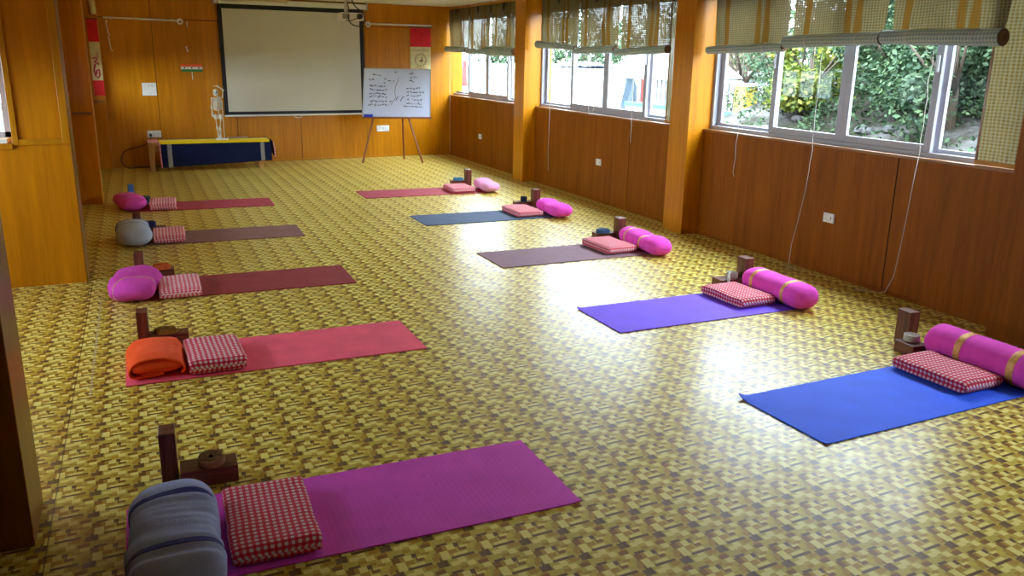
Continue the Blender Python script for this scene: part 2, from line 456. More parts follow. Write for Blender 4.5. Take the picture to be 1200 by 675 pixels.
def soft(name, mat, parent=None, loc=(0, 0, 0), rz=0, **k):
    V, F, UV = loft(**k); return new_obj(name, V, F, mat, parent, True, UV, loc, rz)
def band(name, mat, parent, V, nl, nc, y0, y1, off=.003, skew=0):
    """strip of a loft surface between y0 and y1 pushed outwards: a ribbon tied round it"""
    n1 = nc + 1
    rows = [V[i * n1:(i + 1) * n1] for i in range(nl + 1)]
    def at(j, y):
        for i in range(nl):
            a, b = rows[i][j], rows[i + 1][j]
            if a[1] <= y <= b[1]:
                t = (y - a[1]) / max(1e-9, b[1] - a[1]); return Vector((a[0] + (b[0] - a[0]) * t, y, a[2] + (b[2] - a[2]) * t))
        return Vector(rows[-1][j])
    VV = []; UV = []; F = []
    N = 6
    for q in range(N + 1):
        y = y0 + (y1 - y0) * q / N
        cx = 0; cz = sum(r[2] for r in rows[nl // 2]) / n1; al = 0
        for j in range(n1):
            xx = rows[nl // 2][j][0]
            p = at(j, y + skew * xx); d = Vector((p.x - cx, 0, p.z - cz)); d = d.normalized() if d.length > 1e-6 else Vector((0, 0, 1))
            o = off if 0 < q < N else off * .3
            VV.append((p.x + d.x * o, p.y, max(.001, p.z + d.z * o))); UV.append((j * .015, y))
    for q in range(N):
        for j in range(nc):
            a = q * n1 + j; F.append((a, a + 1, a + 1 + n1, a + n1))
    return new_obj(name, VV, F, mat, parent, True, UV)

# ================================================================== THE ROOM
struct(box('floor', -2.6, 5.70, -3.2, 15.4, -.12, 0, M['floor']))
struct(box('ceiling', -2.6, 5.70, -3.2, 15.6, ZC, ZC + .15, M['ceiling']))

# right wall: plywood dado with one joint per bay, sill ledge, lintel above the windows
mb = MB(); jb = MB(); sb = MB()
joints = [1.6, 4.72, 8.654, 12.806]
for (a, b), j in zip(BAYS, joints):
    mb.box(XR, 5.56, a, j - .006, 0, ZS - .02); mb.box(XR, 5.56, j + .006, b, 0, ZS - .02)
    jb.box(XR + .006, 5.50, j - .007, j + .007, 0, ZS - .02)
    if a > 0: mb.box(5.40, 5.56, a, b, 2.48, ZC)
    else: mb.box(5.40, 5.56, a, b, 1.80, ZC).box(5.40, 5.56, a, 1.05, ZS - .02, 1.80).box(5.40, 5.56, 2.65, b, ZS - .02, 1.80)  # unseen bay walled down to a small opening, sized for its light
wr = struct(mb.build('wall_right', M['dado_wood_shaded']))
jb.build('panel_joint', M['gap'], wr)
for (a, b) in BAYS:
    struct(box('trim_1', XR - .008, 5.56, a, b, ZS - .022, ZS, M['sill_wood'], bevel=.004))
    struct(box('baseboard_right', XR - .006, XR + .01, a, b, 0, .025, M['dado_wood_shaded'], bevel=.002))
for k, (a, b) in enumerate([(3.30, 3.64), (7.22, 7.56), (11.30, 11.65)]):
    struct(box('wall_right_pier', 5.14, 5.58, a, b, 0, ZC, M['wall_wood' if k else 'dado_wood_shaded'], bevel=.004))  # nearest pier takes the darkened wood in place of its missing light
struct(box('wall_right_pier', 4.96, 5.58, 15.05, 15.5, 0, ZC, M['wall_wood'], bevel=.004))
struct(box('wall_right_pier', 5.14, 5.58, -3.2, -.45, 0, ZC, M['wall_wood']))
# rails across the window side faces of the piers, level with the sill
for a in (7.22, 11.30):
    struct(box('trim_2', 5.138, XR, a - .003, a + .01, ZS + .0, ZS + .008, M['trim_wood']))

# left side: piers and a partition with a window, bay with an added opening
struct(box('wall_left_pier', -2.4, -.495, 3.18, 3.505, 0, ZC, M['wall_wood_shaded'], bevel=.004))  # shade of this unlit pier is in its darker wood colour
mb = MB().box(-2.6, -2.4, -3.2, 4.10, 0, ZC).box(-2.6, -2.4, 6.80, 7.47, 0, ZC)
for a, b in ((4.10, 6.80),): mb.box(-2.6, -2.4, a, b, 0, 1.10).box(-2.6, -2.4, a, b, 1.68, ZC)
struct(mb.build('wall_left', M['wall_wood']))
struct(box('wall_front', -2.6, 5.6, -3.3, -3.1, 0, ZC, M['wall_wood']))
# partition at y 7.19..7.47 with an opening x -1.75..-.90, z 1.12..2.35
mb = MB()
mb.box(-.875, -.497, 7.20, 7.46, 1.10, ZC); mb.box(-2.4, -.497, 7.20, 7.46, 0, 1.10)
mb.box(-2.4, -1.75, 7.20, 7.46, 1.10, ZC); mb.box(-1.75, -.875, 7.20, 7.46, 2.35, ZC)
pw = struct(mb.build('wall_partition', M['wall_wood']))
mb = MB()
mb.box(-.875, -.835, 7.175, 7.20, 1.085, 2.40); mb.box(-.545, -.492, 7.175, 7.20, 1.085, ZC); mb.box(-.835, -.545, 7.178, 7.20, 1.085, 1.125)
mb.box(-1.80, -.875, 7.165, 7.20, 1.06, 1.10)
mb.build('trim_rail', M['trim_wood'], pw, bevel=.003)
box('shaded_side_face', -.499, -.487, 7.185, 7.475, 0, ZC, M['wall_wood_shaded'], pw, bevel=.003)  # side face of the partition, its shade put into the wood colour
box('sill_ledge', -1.75, -.905, 7.17, 7.46, 1.10, 1.13, M['plastic'], pw, bevel=.003)
wL = struct(empty('window_4', (-1.325, 7.38, 1.13)))
mb = MB(); mb.box(-.43, .43, -.02, .02, 0, .04).box(-.43, .43, -.02, .02, 1.18, 1.22).box(-.43, -.39, -.02, .02, 0, 1.22).box(.39, .43, -.02, .02, 0, 1.22).box(-.02, .02, -.02, .02, 0, 1.22)
mb.box(-.39, .39, -.012, .012, .36, .385)
mb.build('window_frame', M['white_pvc'], wL); box('window_pane', -.39, .39, -.003, .003, .04, 1.18, M['glass'], wL)
# far left wall and its column, back-left pier
mb = MB().box(-.90, -.75, 7.47, 8.0, 0, ZC).box(-.90, -.75, 10.60, 12.0, 0, ZC).box(-.90, -.75, 13.90, 14.7, 0, ZC)
for a, b in ((8.0, 10.60), (12.0, 13.90)): mb.box(-.90, -.75, a, b, 0, 1.10).box(-.90, -.75, a, b, 1.68, ZC)
struct(mb.build('wall_left_far', M['wall_wood']))
for k, (x, a, b) in enumerate(ADDED_LEFT_WINDOWS):  # unseen windows, added and sized to bring daylight from the left
    wn = struct(empty('window_%d' % (5 + k), (x, (a + b) / 2, 1.10))); h = (b - a) / 2
    mb = MB().box(-.03, .03, -h, h, 0, .05).box(-.03, .03, -h, h, .53, .58)
    for q in range(5): yy = -h + (2 * h - .05) * q / 4; mb.box(-.025, .025, yy, yy + .05, 0, .58)
    mb.build('window_frame', M['white_pvc'], wn, bevel=.003); box('glass_pane', -.004, .004, -h + .03, h - .03, .04, .55, M['glass'], wn)
cm = struct(box('wall_left_column', -.76, -.487, 11.06, 11.40, 0, ZC, M['wall_wood'], bevel=.003))
box('trim_rail', -.70, -.500, 11.040, 11.062, 1.050, 1.085, M['sill_wood'], cm, bevel=.002)
cp = struct(box('wall_back_pier', -.80, -.440, 14.40, 14.62, 0, ZC, M['wall_wood'], bevel=.003))
box('trim_rail', -.62, -.448, 14.38, 14.402, 1.02, 1.050, M['sill_wood'], cp, bevel=.002)

# back wall in its own frame: u along the wall, z up, +y away from the room
BA = R(5.2); BO = (-.6, 14.55, 0)
wb = struct(empty('wall_back', BO, BA))
seams = [-.35, .905, 2.10, 3.16, 4.345, 5.9]
mb = MB(); jb = MB()
for a, b in zip(seams[:-1], seams[1:]):
    mb.box(a + .004, b - .004, 0, .15, 0, 2.262); mb.box(a + .004, b - .004, 0, .15, 2.272, ZC)
jb.box(-.35, 5.9, .006, .16, 0, ZC)
mb.build('panelling', M['wall_wood'], wb); jb.build('panel_joint', M['gap'], wb)
box('baseboard_back', .1, 5.62, -.012, .0, 0, .03, M['trim_wood'], wb)

# ------------------------------------------------------------------ right windows
def window(idx, a, b, n=4):
    wn = struct(empty('window_%d' % idx, (XG, (a + b) / 2, ZS)))
    h0, h1 = 0.0, 1.38; A, B = a - (a + b) / 2, b - (a + b) / 2
    mb = MB(); fw_ = .04
    mb.box(-.05, .06, A, B, 0, .035); mb.box(-.05, .06, A, B, h1 - .04, h1); mb.box(-.05, .06, A, A + fw_, .0352, h1 - .0402); mb.box(-.05, .06, B - fw_, B, .0352, h1 - .0402)
    mb.build('window_frame', M['white_pvc'], wn, bevel=.003)
    step = (B - A - 2 * fw_) / n
    for i in range(n):
        y0 = A + fw_ + i * step; y1 = y0 + step
        inner = i in (1, 2)
        x = -.028 if inner else .022
        o = .03 if inner else 0
        s0, s1 = y0 - (o if i == 1 else .0), y1 + (o if i == 2 else .0)
        mb = MB(); t_ = .062; zb, zt = .0355, h1 - .0405
        mb.box(x - .016, x + .016, s0, s0 + t_, zb, zt); mb.box(x - .016, x + .016, s1 - t_, s1, zb, zt)
        mb.box(x - .0155, x + .0155, s0 + t_, s1 - t_, zb, zb + (.055 if inner else .03)); mb.box(x - .0155, x + .0155, s0 + t_, s1 - t_, zt - .04, zt)
        sh = mb.build('sash', M['white_pvc'], wn, bevel=.003)
        box('glass_pane', x - .003, x + .003, s0 + t_, s1 - t_, zb + .03, zt - .04, M['glass'], sh)
        if i in (1, 2):
            yy = s1 - .024 if i == 2 else s0 + .024
            MB().box(x - .034, x - .016, yy - .009, yy + .009, .62, .74).build('latch', M['alu'], sh, bevel=.003)
window(1, *BAYS[3]); window(2, *BAYS[2]); window(3, *BAYS[1])

# ================================================================== BLINDS
def sheet_mesh(y0, y1, z0, z1, x, taper=.035, wav=.008, seed=0, ny=26, nz=30):
    V = []; UV = []; F = []
    for i in range(nz + 1):
        t = i / nz; z = z0 + (z1 - z0) * t
        tp = taper * (1 - t) ** 2.0
        for j in range(ny + 1):
            s_ = j / ny; y = y0 + tp + (y1 - y0 - 2 * tp) * s_
            xx = x + wav * noise.noise(Vector((s_ * 3 + seed, t * 2.2, seed * 1.7))) * 2
            V.append((xx, y, z)); UV.append((y, z))
    n1 = ny + 1
    for i in range(nz):
        for j in range(ny):
            a = i * n1 + j; F.append((a, a + 1, a + 1 + n1, a + n1))
    return V, F, UV
def blind(yf, yn, zf, zn, rf, rn, label, seed, hook=None, cords=()):
    """yf/yn = far and near ends of the roll; z and radius at both ends"""
    rt = tag(empty('roller_blind', (5.28, (yf + yn) / 2, 2.62)), label, 'window blind', 'rolled-up woven blinds on the right wall')
    cy = (yf + yn) / 2
    V, F, UV = sheet_mesh(yn - cy + .01, yf - cy - .01, (zf + zn) / 2 - 2.62, -.01, .03, .030, .008, seed)
    sh = new_obj('woven_sheet', V, F, M['woven'], rt, True, UV)
    hr = MB().box(.015, .05, yn - cy + .01, yf - cy - .01, -.02, .012).build('head_rail', M['trim_wood'], rt, bevel=.003)
    # the roll, slightly lumpy
    V = []; UV = []; F = []; n = 28; L = 26
    for i in range(L + 1):
        t = i / L; y = yn + (yf - yn) * t; z = zn + (zf - zn) * t; r = rn + (rf - rn) * t
        r *= 1 + .06 * noise.noise(Vector((t * 4, seed * 3.1, 0)))
        for j in range(n + 1):
            th = 2 * PI * j / n
            V.append((-.02 + r * math.cos(th), y - cy, z - 2.62 + r * math.sin(th) * 1.0)); UV.append((th * r, y))
    for i in range(L):
        for j in range(n):
            a = i * (n + 1) + j; F.append((a, a + 1, a + n + 2, a + n + 1))
    ro = new_obj('blind_roll', V, F, M['roll'], rt, True, UV)
    # rolled ends: spiral discs
    for (y, z, r, sg) in ((yn, zn, rn, -1), (yf, zf, rf, 1)):
        V = [(-.02, y - cy + sg * -.004, z - 2.62)]; UV = [(0, 0)]; F = []
        for q in range(1, 6):
            for j in range(n):
                th = 2 * PI * j / n; rr_ = r * .985 * q / 5
                V.append((-.02 + rr_ * math.cos(th), y - cy + sg * .004 * (q % 2), z - 2.62 + rr_ * math.sin(th))); UV.append((q / 5 + j / n / 5, 0))
        for j in range(n): F.append((0, 1 + j, 1 + (j + 1) % n))
        for q in range(4):
            for j in range(n):
                a = 1 + q * n + j; b = 1 + q * n + (j + 1) % n; F.append((a, a + n, b + n, b))
        new_obj('roll_end', V, F, M['roll_end'], ro, False, UV)
    # cotton tie round the roll, and hanger hook
    for yy in (cy + .25, cy - .3):
        tie = MB()
        t = (yy - yn) / (yf - yn); z = zn + (zf - zn) * t; r = rn + (rf - rn) * t + .004
        tie.tube([(-.02 + r * math.cos(a_), yy - cy, z - 2.62 + r * math.sin(a_)) for a_ in [2 * PI * q / 20 for q in range(21)]], .0025, 5)
        tie.build('tie_cord', M['cord'], rt)
    if hook:
        MB().ball((-.005, hook[0] - cy, hook[1] - 2.62), .014, .030, .055, 10, 8).build('hook_tassel', M['plastic_dark'], rt, True)
    for pts, r in cords:
        loc = [(p[0] - 5.28, p[1] - cy, p[2] - 2.62) for p in pts]
        MB().tube(loc, r, 6).build('pull_cord', M['cord'], rt, True)
    return rt
def hang(y, z0, z1, x=5.225, sway=.01, seed=0):
    N = 22; return [(x + sway * noise.noise(Vector((seed, i * .3, 0))), y + sway * 1.5 * noise.noise(Vector((i * .25, seed, 3))), z0 + (z1 - z0) * i / N) for i in range(N + 1)]
# window 3 (nearest)
c1 = hang(6.53, 1.86, .78, 5.22, .012, 1) + [(5.215, 6.54, .74), (5.225, 6.53, .70)]
c2 = hang(5.535, 1.88, .88, 5.22, .012, 2) + [(5.215, 5.55, .70), (5.20, 5.58, .45), (5.19, 5.62, .22), (5.20, 5.64, .02), (5.19, 5.60, .008), (5.22, 5.56, .008), (5.20, 5.66, .008), (5.16, 5.63, .008)]
c3 = hang(4.45, 1.88, 1.0, 5.22, .010, 3) + [(5.21, 4.47, .63), (5.225, 4.50, .40), (5.27, 4.56, .18), (5.29, 4.64, .03), (5.27, 4.70, .008), (5.22, 4.82, .008), (5.17, 4.84, .008), (5.2, 4.78, .008)]
blind(7.14, 6.05, 1.878, 1.902, .036, .040, 'thin rolled-up woven blind at the far left end of the nearest window', 1, None, [(c1, .0028)])
blind(6.03, 4.97, 1.945, 1.962, .052, .050, 'middle rolled-up woven blind of the nearest window', 2, None, [(c2, .0028)])
blind(4.955, 3.96, 1.970, 1.953, .053, .058, 'thick rolled-up woven blind with brown spiral end, right end of nearest window', 3, None, [(c3, .0028)])
# window 2 (middle)
blind(11.12, 9.98, 1.968, 1.914, .050, .034, 'leftmost rolled-up woven blind of the middle window, tilting down to the right', 4, (10.53, 2.53), [(hang(10.60, 1.93, .25, 5.22, .012, 5), .0028)])
blind(9.96, 8.96, 1.878, 1.897, .040, .046, 'centre rolled-up woven blind of the middle window', 5, (9.5, 2.50), [(hang(9.36, 1.86, 1.17, 5.22, .008, 6) + [(5.21, 9.40, 1.10), (5.215, 9.46, 1.11), (5.22, 9.50, 1.2), (5.22, 9.50, 1.5), (5.22, 9.47, 1.86)], .0025)])
blind(8.94, 7.86, 1.856, 1.890, .040, .044, 'rightmost rolled-up woven blind of the middle window with dark brown end', 6, None, [(hang(8.45, 1.86, .84, 5.22, .010, 7), .0028)])
# window 1 (far)
blind(15.0, 13.98, 1.915, 1.897, .050, .048, 'leftmost rolled-up woven blind of the farthest window, by the back corner', 7, (14.57, 2.54), [(hang(14.72, 1.88, .1, 5.22, .01, 8), .0025)])
blind(13.95, 13.02, 1.876, 1.862, .042, .040, 'centre rolled-up woven blind of the farthest window', 8, (13.5, 2.54))
blind(13.0, 11.90, 1.875, 1.868, .075, .066, 'thick rightmost rolled-up woven blind of the farthest window', 9, (12.42, 2.54), [(hang(12.45, 1.80, 1.13, 5.22, .01, 9), .0025)])
# the two blinds let down over the near ends of the windows
for (y0, y1, lab, sd, mt) in ((3.66, 4.09, 'let-down woven blind strip covering the right end of the nearest window', 11, 'woven_coarse'), (7.575, 7.96, 'let-down woven blind strip covering the right end of the middle window', 12, 'woven')):
    cy = (y0 + y1) / 2
    rt = tag(empty('lowered_blind', (5.355, cy, 2.60)), lab, 'window blind')
    V, F, UV = sheet_mesh(y0 - cy, y1 - cy, -1.47, -.01, 0, 0, .004, sd)
    new_obj('woven_sheet', V, F, M[mt], rt, True, UV)
    box('head_rail', -.015, .015, y0 - cy, y1 - cy, -.02, .012, M['trim_wood'], rt, .003)
    box('bottom_slat', -.008, .008, y0 - cy, y1 - cy, -1.495, -1.465, M['trim_wood'], rt, .003)
    # dark edging tape
    box('edge_tape', -.008, -.003, y1 - cy - .016, y1 - cy, -1.47, -.02, M['sill_wood'], rt)

# ================================================================== SOCKETS on the right wall
def socket(name, loc, rz, wd, ht, label, n=2, plug=False):
    rt = tag(empty(name, loc, rz), label, 'power socket')
    box('face_plate', -wd / 2, wd / 2, -.012, 0, -ht / 2, ht / 2, M['plastic'], rt, .003)
    for k in range(n):
        cx = -wd / 2 + wd * (k + .5) / n
        mb = MB(); mb.box(cx - wd / n * .40, cx + wd / n * .40, -.016, -.011, -ht * .36, ht * .36)
        u = mb.build('module', M['plastic'], rt, bevel=.002)
        mb = MB()
        if k % 2 == 0:
            for (dx, dz) in ((0, .014), (-.011, -.008), (.011, -.008)): mb.ball((cx + dx, -.0165, dz), .0035, .001, .0035, 8, 6)
        else: mb.box(cx - .003, cx + .003, -.0175, -.0155, -ht * .18, ht * .18)
        mb.build('pin_holes', M['plastic_dark'], u)
    return rt
socket('wall_socket', (XR, 5.358, .495), R(-90), .125, .080, 'white double power socket low on the wall below the nearest window')
socket('wall_socket', (XR, 9.364, .507), R(-90), .125, .080, 'white double power socket low on the wall below the middle window')
socket('wall_socket', (XR, 13.49, .468), R(-90), .125, .085, 'small white power socket low on the wall below the farthest window')
def bw(u, z, d=0):
    """point on the back wall: u along, z up, d in front of it"""
    return (BO[0] + u * math.cos(BA) + d * math.sin(BA), BO[1] + u * math.sin(BA) - d * math.cos(BA), z)
s1 = socket('wall_socket', bw(.80, .512, .002), BA, .205, .105, 'white power socket with black plug above the left end of the bench', 3)
MB().ball((-.055, -.03, -.012), .022, .022, .024).build('plug', M['plastic_dark'], s1, True)
socket('wall_socket', bw(4.64, .51, .002), BA, .235, .105, 'white triple power socket on the back wall behind the easel', 3)
sw = tag(empty('switch_plate', bw(.79, 1.208, .002), BA), 'square white switch board on the back wall, left of the flag decoration', 'switch')
box('face_plate', -.104, .104, -.014, 0, -.099, .099, M['plastic'], sw, .004)
for k in range(4):
    mb = MB().box(-.085 + k * .044, -.085 + k * .044 + .034, -.02, -.013, .02, .075); mb.build('rocker', M['paper'] if k != 2 else M['plastic'], sw, bevel=.003)
MB().box(-.03, .06, -.0155, -.0135, .045, .062).build('marking', M['brown_ink'], sw)
# black cable from the plug down to the floor
pts = [bw(.745, .50, .05), bw(.72, .42, .10), bw(.62, .345, .05), bw(.5, .31, .03), bw(.36, .27, .03), bw(.30, .20, .04), bw(.28, .10, .06), bw(.34, .02, .12), bw(.40, .008, .17), bw(.55, .008, .12), bw(.9, .008, .10)]
mb = MB()
def smooth_pts(p, n=6):
    out = []; P_ = [Vector(q) for q in p]
    for i in range(len(P_) - 1):
        a = P_[max(i - 1, 0)]; b = P_[i]; c = P_[i + 1]; d = P_[min(i + 2, len(P_) - 1)]
        for k in range(n):
            t = k / n; out.append(.5 * ((2 * b) + (c - a) * t + (2 * a - 5 * b + 4 * c - d) * t * t + (3 * b - a - 3 * c + d) * t ** 3))
    out.append(P_[-1]); return out
mb.tube(smooth_pts(pts), .007, 8)
tag(mb.build('power_cable', M['plastic_dark'], None, True), 'black cable drooping from the left socket to the floor in the corner', 'cable')

# ================================================================== BACK WALL THINGS
sc = tag(empty('projection_screen', bw(3.10, .80, .05), BA), 'large pull-down projection screen with black border on the back wall', 'projector screen')
box('screen_fabric', -1.155, 1.175, -.004, .0, .02, 1.70, M['screen'], sc)
mb = MB(); mb.box(-1.205, -1.14, -.006, .002, -.01, 1.70).box(1.14, 1.21, -.006, .002, -.01, 1.70).box(-1.205, 1.21, -.006, .002, -.01, .045).box(-1.205, 1.21, -.006, .002, 1.665, 1.74)
mb.build('black_border', M['black'], sc)
box('bottom_bar', -1.205, 1.21, -.018, .012, -.035, -.005, M['plastic'], sc, .006)
hd = MB().tube([(-.06, 0, -.035), (-.055, 0, -.065), (.055, 0, -.065), (.06, 0, -.035)], .006, 8).build('pull_handle', M['plastic'], sc, True)
hs = box('housing', -1.25, 1.26, -.05, .05, 1.735, 1.82, M['plastic'], sc, .01)
box('bracket', -1.27, -1.25, -.05, .05, 1.72, 1.84, M['alu'], sc); box('bracket', 1.26, 1.28, -.05, .05, 1.72, 1.84, M['alu'], sc)

# Indian tricolour paper decoration with stick
fl = tag(empty('flag_decoration', bw(1.447, 1.537, .004), BA), 'small orange, white and green paper flag row on a white stick, back wall', 'flag')
for k in range(3):
    x0 = -.162 + k * .108
    box('flag', x0, x0 + .106, -.006 - .002 * k, -.001, .018, .060, M['saffron'], fl); box('flag', x0, x0 + .106, -.006 - .002 * k, -.001, -.020, .018, M['paper'], fl); box('flag', x0, x0 + .106, -.006 - .002 * k, -.001, -.058, -.020, M['green_ink'], fl)
    MB().ball((x0 + .053, -.008 - .002 * k, 0), .012, .001, .012, 16, 6).build('wheel_emblem', M['navy'], fl)
MB().tube([(0, -.004, -.058), (.002, -.005, -.18)], .006, 8).build('stick', M['paper'], fl)
for (u, z, r_, lab) in ((1.43, 2.20, R(4), 'upper scrap of white tape on the back wall above the flags'), (1.40, 1.825, R(-14), 'lower scrap of white tape on the back wall just above the flags')):
    o = MB().box(-.009, .009, -.003, 0, -.045, .045).build('tape_scrap', M['paper'], None, loc=bw(u, z, .002)); o.rotation_euler = (0, r_, BA); tag(o, lab, 'tape')

# curtain rails
def rail(u0, u1, z0, z1, label, ring):
    rt = tag(empty('wall_rail', bw((u0 + u1) / 2, (z0 + z1) / 2, .05), BA), label, 'rail')
    h = (u1 - u0) / 2; d = (z1 - z0) / 2
    MB().tube([(-h, 0, -d), (h, 0, d)], .013, 10).build('rod', M['plastic'], rt, True)
    x = h if ring > 0 else -h; z = (d if ring > 0 else -d) - .01
    MB().tube([(x + .035 * math.cos(a), 0, z + .035 * math.sin(a)) for a in [2 * PI * k / 16 for k in range(17)]], .013, 8).build('end_ring', M['plastic'], rt, True)
    for xx in (-h * .8, h * .8): box('bracket', xx - .01, xx + .01, 0, .05, -.015, .015, M['plastic'], rt)
    return rt
rail(.235, 1.32, 2.262, 2.25, 'white rail high on the back wall left of the screen', 1)
rail(4.40, 5.60, 2.308, 2.312, 'white rail high on the back wall right of the screen', -1)
o = MB(); o.tube([bw(.30, 2.20, .03), bw(.27, 2.22, .03), bw(.285, 2.05, .03), bw(.30, 2.0, .03)], .007, 6)
o.tube([bw(.285, 1.99, .03), bw(.30, 1.80, .03), bw(.325, 1.78, .03)], .007, 6)
tag(o.build('hook_stick', M['paper'], None, True), 'thin white hooked stick hanging below the left rail', 'stick')

# red and cream banners
def stroke(mb, pts, r, plane='xz', y=-.004):
    mb.tube([(p[0], y, p[1]) for p in pts], r, 5, True)
bn = tag(empty('wall_banner', (-.508, 14.392, 1.129)), 'tall narrow red and cream banner on the back left pier', 'banner')
box('lower_red', -.075, .068, -.004, 0, 0, .215, M['red'], bn); box('cream_panel', -.078, .066, -.004, 0, .215, .775, M['cream'], bn); box('upper_red', -.08, .064, -.004, 0, .775, 1.105, M['red'], bn)
mb = MB()
stroke(mb, [(-.05, .53), (-.02, .55), (.01, .53), (-.01, .50), (-.04, .49), (0, .47), (.03, .45)], .010)
stroke(mb, [(-.04, .42), (-.02, .46), (-.05, .36), (-.03, .28), (.0, .25), (.03, .30), (.02, .38), (-.01, .36), (-.02, .30)], .012)
stroke(mb, [(.02, .62), (.0, .60), (.03, .57), (.0, .55)], .008)
mb.build('painted_figure', M['red_ink'], bn)
MB().tube([(-.085, -.006, 0), (.075, -.006, 0)], .008, 8).build('bottom_rod', M['red'], bn)
MB().tube([(-.09, -.006, 1.105), (.07, -.006, 1.105)], .008, 8).build('top_rod', M['easel_wood'], bn)
sc2 = tag(empty('rolled_scroll', (-.512, 14.37, 2.30)), 'cream rolled scroll hanging above the left banner', 'scroll')
MB().tube([(.03, 0, .0), (.01, 0, .34)], [.042] * 2, 14).build('paper_roll', M['cream'], sc2, True)
MB().tube([(-.03, 0, .02), (0, -.01, -.008), (.035, 0, -.02), (.07, 0, -.04)], .010, 8).build('binding', M['easel_wood'], sc2, True)
bn2 = tag(empty('wall_banner', bw(5.385, 1.523, .02), BA), 'red and cream banner with round emblem hanging behind the whiteboard', 'banner')
box('red_panel', -.195, .205, -.004, 0, .42, .745, M['red'], bn2); box('cream_panel', -.2, .2, -.004, 0, -.02, .42, M['cream'], bn2)
MB().tube([(-.205, -.006, .748), (.215, -.006, .748)], .010, 8).build('top_rod', M['easel_wood'], bn2)
mb = MB(); rnd = random.Random(4)
for k in range(14):
    a = k * 2 * PI / 14; stroke(mb, [(.09 * math.cos(a), .19 + .09 * math.sin(a)), (.12 * math.cos(a + .25), .19 + .12 * math.sin(a + .25)), (.09 * math.cos(a + .45), .19 + .09 * math.sin(a + .45))], .007)
for k in range(9): 
    a = rnd.random() * 6.28; q = rnd.random() * .05; stroke(mb, [(q * math.cos(a), .18 + q * math.sin(a)), (q * math.cos(a) + .02, .20 + q * math.sin(a)), (.03 * math.sin(a), .17)], .007)
stroke(mb, [(-.1, .07), (0, .05), (.1, .07)], .006)
for k in range(10): stroke(mb, [(-.15 + k * .033, .34), (-.14 + k * .033, .38)], .005)
mb.build('round_emblem', M['brown_ink'], bn2)

# ------------------------------------------------------------------ easel with whiteboard
ea = tag(empty('whiteboard_easel', (4.03, 14.05, 0), math.atan2(-.30, 1.13)), 'whiteboard with handwritten notes standing on a brown tripod easel', 'whiteboard')
tilt = R(9)
def eb(x, z, d=0):   # board plane, leaning back
    return (x, math.sin(tilt) * (z - .76) - d * math.cos(tilt), .76 + math.cos(tilt) * (z - .76))
mb = MB()
P0 = [(-.590, .775), (.565, .775), (.585, 1.580), (-.535, 1.580)]
def slab(pts, d0, d1, mat, name, parent, bev=0):
    V = [eb(x, z, d0) for x, z in pts] + [eb(x, z, d1) for x, z in pts]; n = len(pts)
    F = [tuple(range(n))[::-1], tuple(range(n, 2 * n))] + [(i, (i + 1) % n, n + (i + 1) % n, n + i) for i in range(n)]
    o = new_obj(name, V, F, mat, parent)
    if bev: b = o.modifiers.new('bevel', 'BEVEL'); b.width = bev; b.segments = 2
    return o
bd = slab(P0, 0, .014, M['whiteboard'], 'board', ea, .002)
for nm, q in (('frame_edge', [(-.592, .775), (-.577, .775), (-.522, 1.568), (-.537, 1.568)]), ('frame_edge', [(.550, .775), (.567, .775), (.587, 1.568), (.570, 1.568)]), ('frame_edge', [(-.537, 1.569), (.587, 1.569), (.588, 1.583), (-.536, 1.583)])):
    slab(q, -.002, .018, M['alu'], nm, bd)
slab([(-.58, .745), (.585, .745), (.585, .778), (-.58, .778)], -.01, .05, M['easel_wood'], 'ledge', ea, .003)
for pts in ([(-.40, .02, .77), (-.60, -.06, 0)], [(.19, .02, .77), (.42, -.08, 0)]):
    MB().tube(pts, .019, 4).build('front_leg', M['easel_wood'], ea)
MB().tube([(.09, .09, .95), (.12, .50, 0)], .018, 4).build('rear_leg', M['easel_wood'], ea)
# handwriting
def scribble(mb, x, z, width, h, rnd, slope=-.03):
    n = max(4, int(width / .011)); pts = []
    word = rnd.randint(4, 7); gap = False
    cur = []
    for i in range(n):
        t = i / n
        if i and i % word == 0:
            if len(cur) > 1: pts.append(cur)
            cur = []; word = rnd.randint(4, 8); x += .008
        cur.append((x + t * width, z + slope * t * width + (rnd.random() - .35) * h * (1.5 if i % 2 else .5)))
    if len(cur) > 1: pts.append(cur)
    for c in pts: mb.tube([eb(a, b, .0165) for a, b in c], .0058, 4)
mb = MB(); mb2 = MB(); rnd = random.Random(7)
for (x, z, wd, h) in ((-.40, 1.475, .13, .03), (-.46, 1.39, .10, .025), (-.20, 1.405, .03, .035), (-.21, 1.34, .03, .035), (-.14, 1.375, .10, .012),
        (-.455, 1.285, .24, .03), (-.45, 1.225, .27, .03), (-.46, 1.165, .27, .03), (-.46, 1.11, .26, .03), (-.45, 1.03, .32, .028), (-.485, .975, .30, .028),
        (.22, 1.50, .10, .028), (.23, 1.435, .11, .028), (.22, 1.375, .10, .028), (.17, 1.255, .20, .028), (.17, 1.19, .27, .028), (.17, 1.13, .21, .028), (.17, 1.07, .22, .028), (.16, 1.0, .22, .028), (-.03, 1.52, .05, .015), (.11, .955, .3, .008)):
    scribble(mb if x < -.05 else mb2, x, z, wd, h, rnd)
mb.build('handwriting', M['ink'], bd); mb2.build('handwriting', M['ink'], bd); mb = MB()
mb.tube([eb(a, b, .0165) for a, b in ((.04, 1.44), (.02, 1.36), (-.02, 1.28), (-.03, 1.18), (-.02, 1.10), (-.06, 1.04), (-.10, .98))], .0035, 4)
mb.tube([eb(a, b, .0165) for a, b in ((-.02, 1.05), (.02, 1.12))], .005, 4); mb.tube([eb(a, b, .0165) for a, b in ((.06, 1.04), (.10, 1.11), (.13, 1.11))], .005, 4)
mb.build('drawn_line', M['ink'], bd)
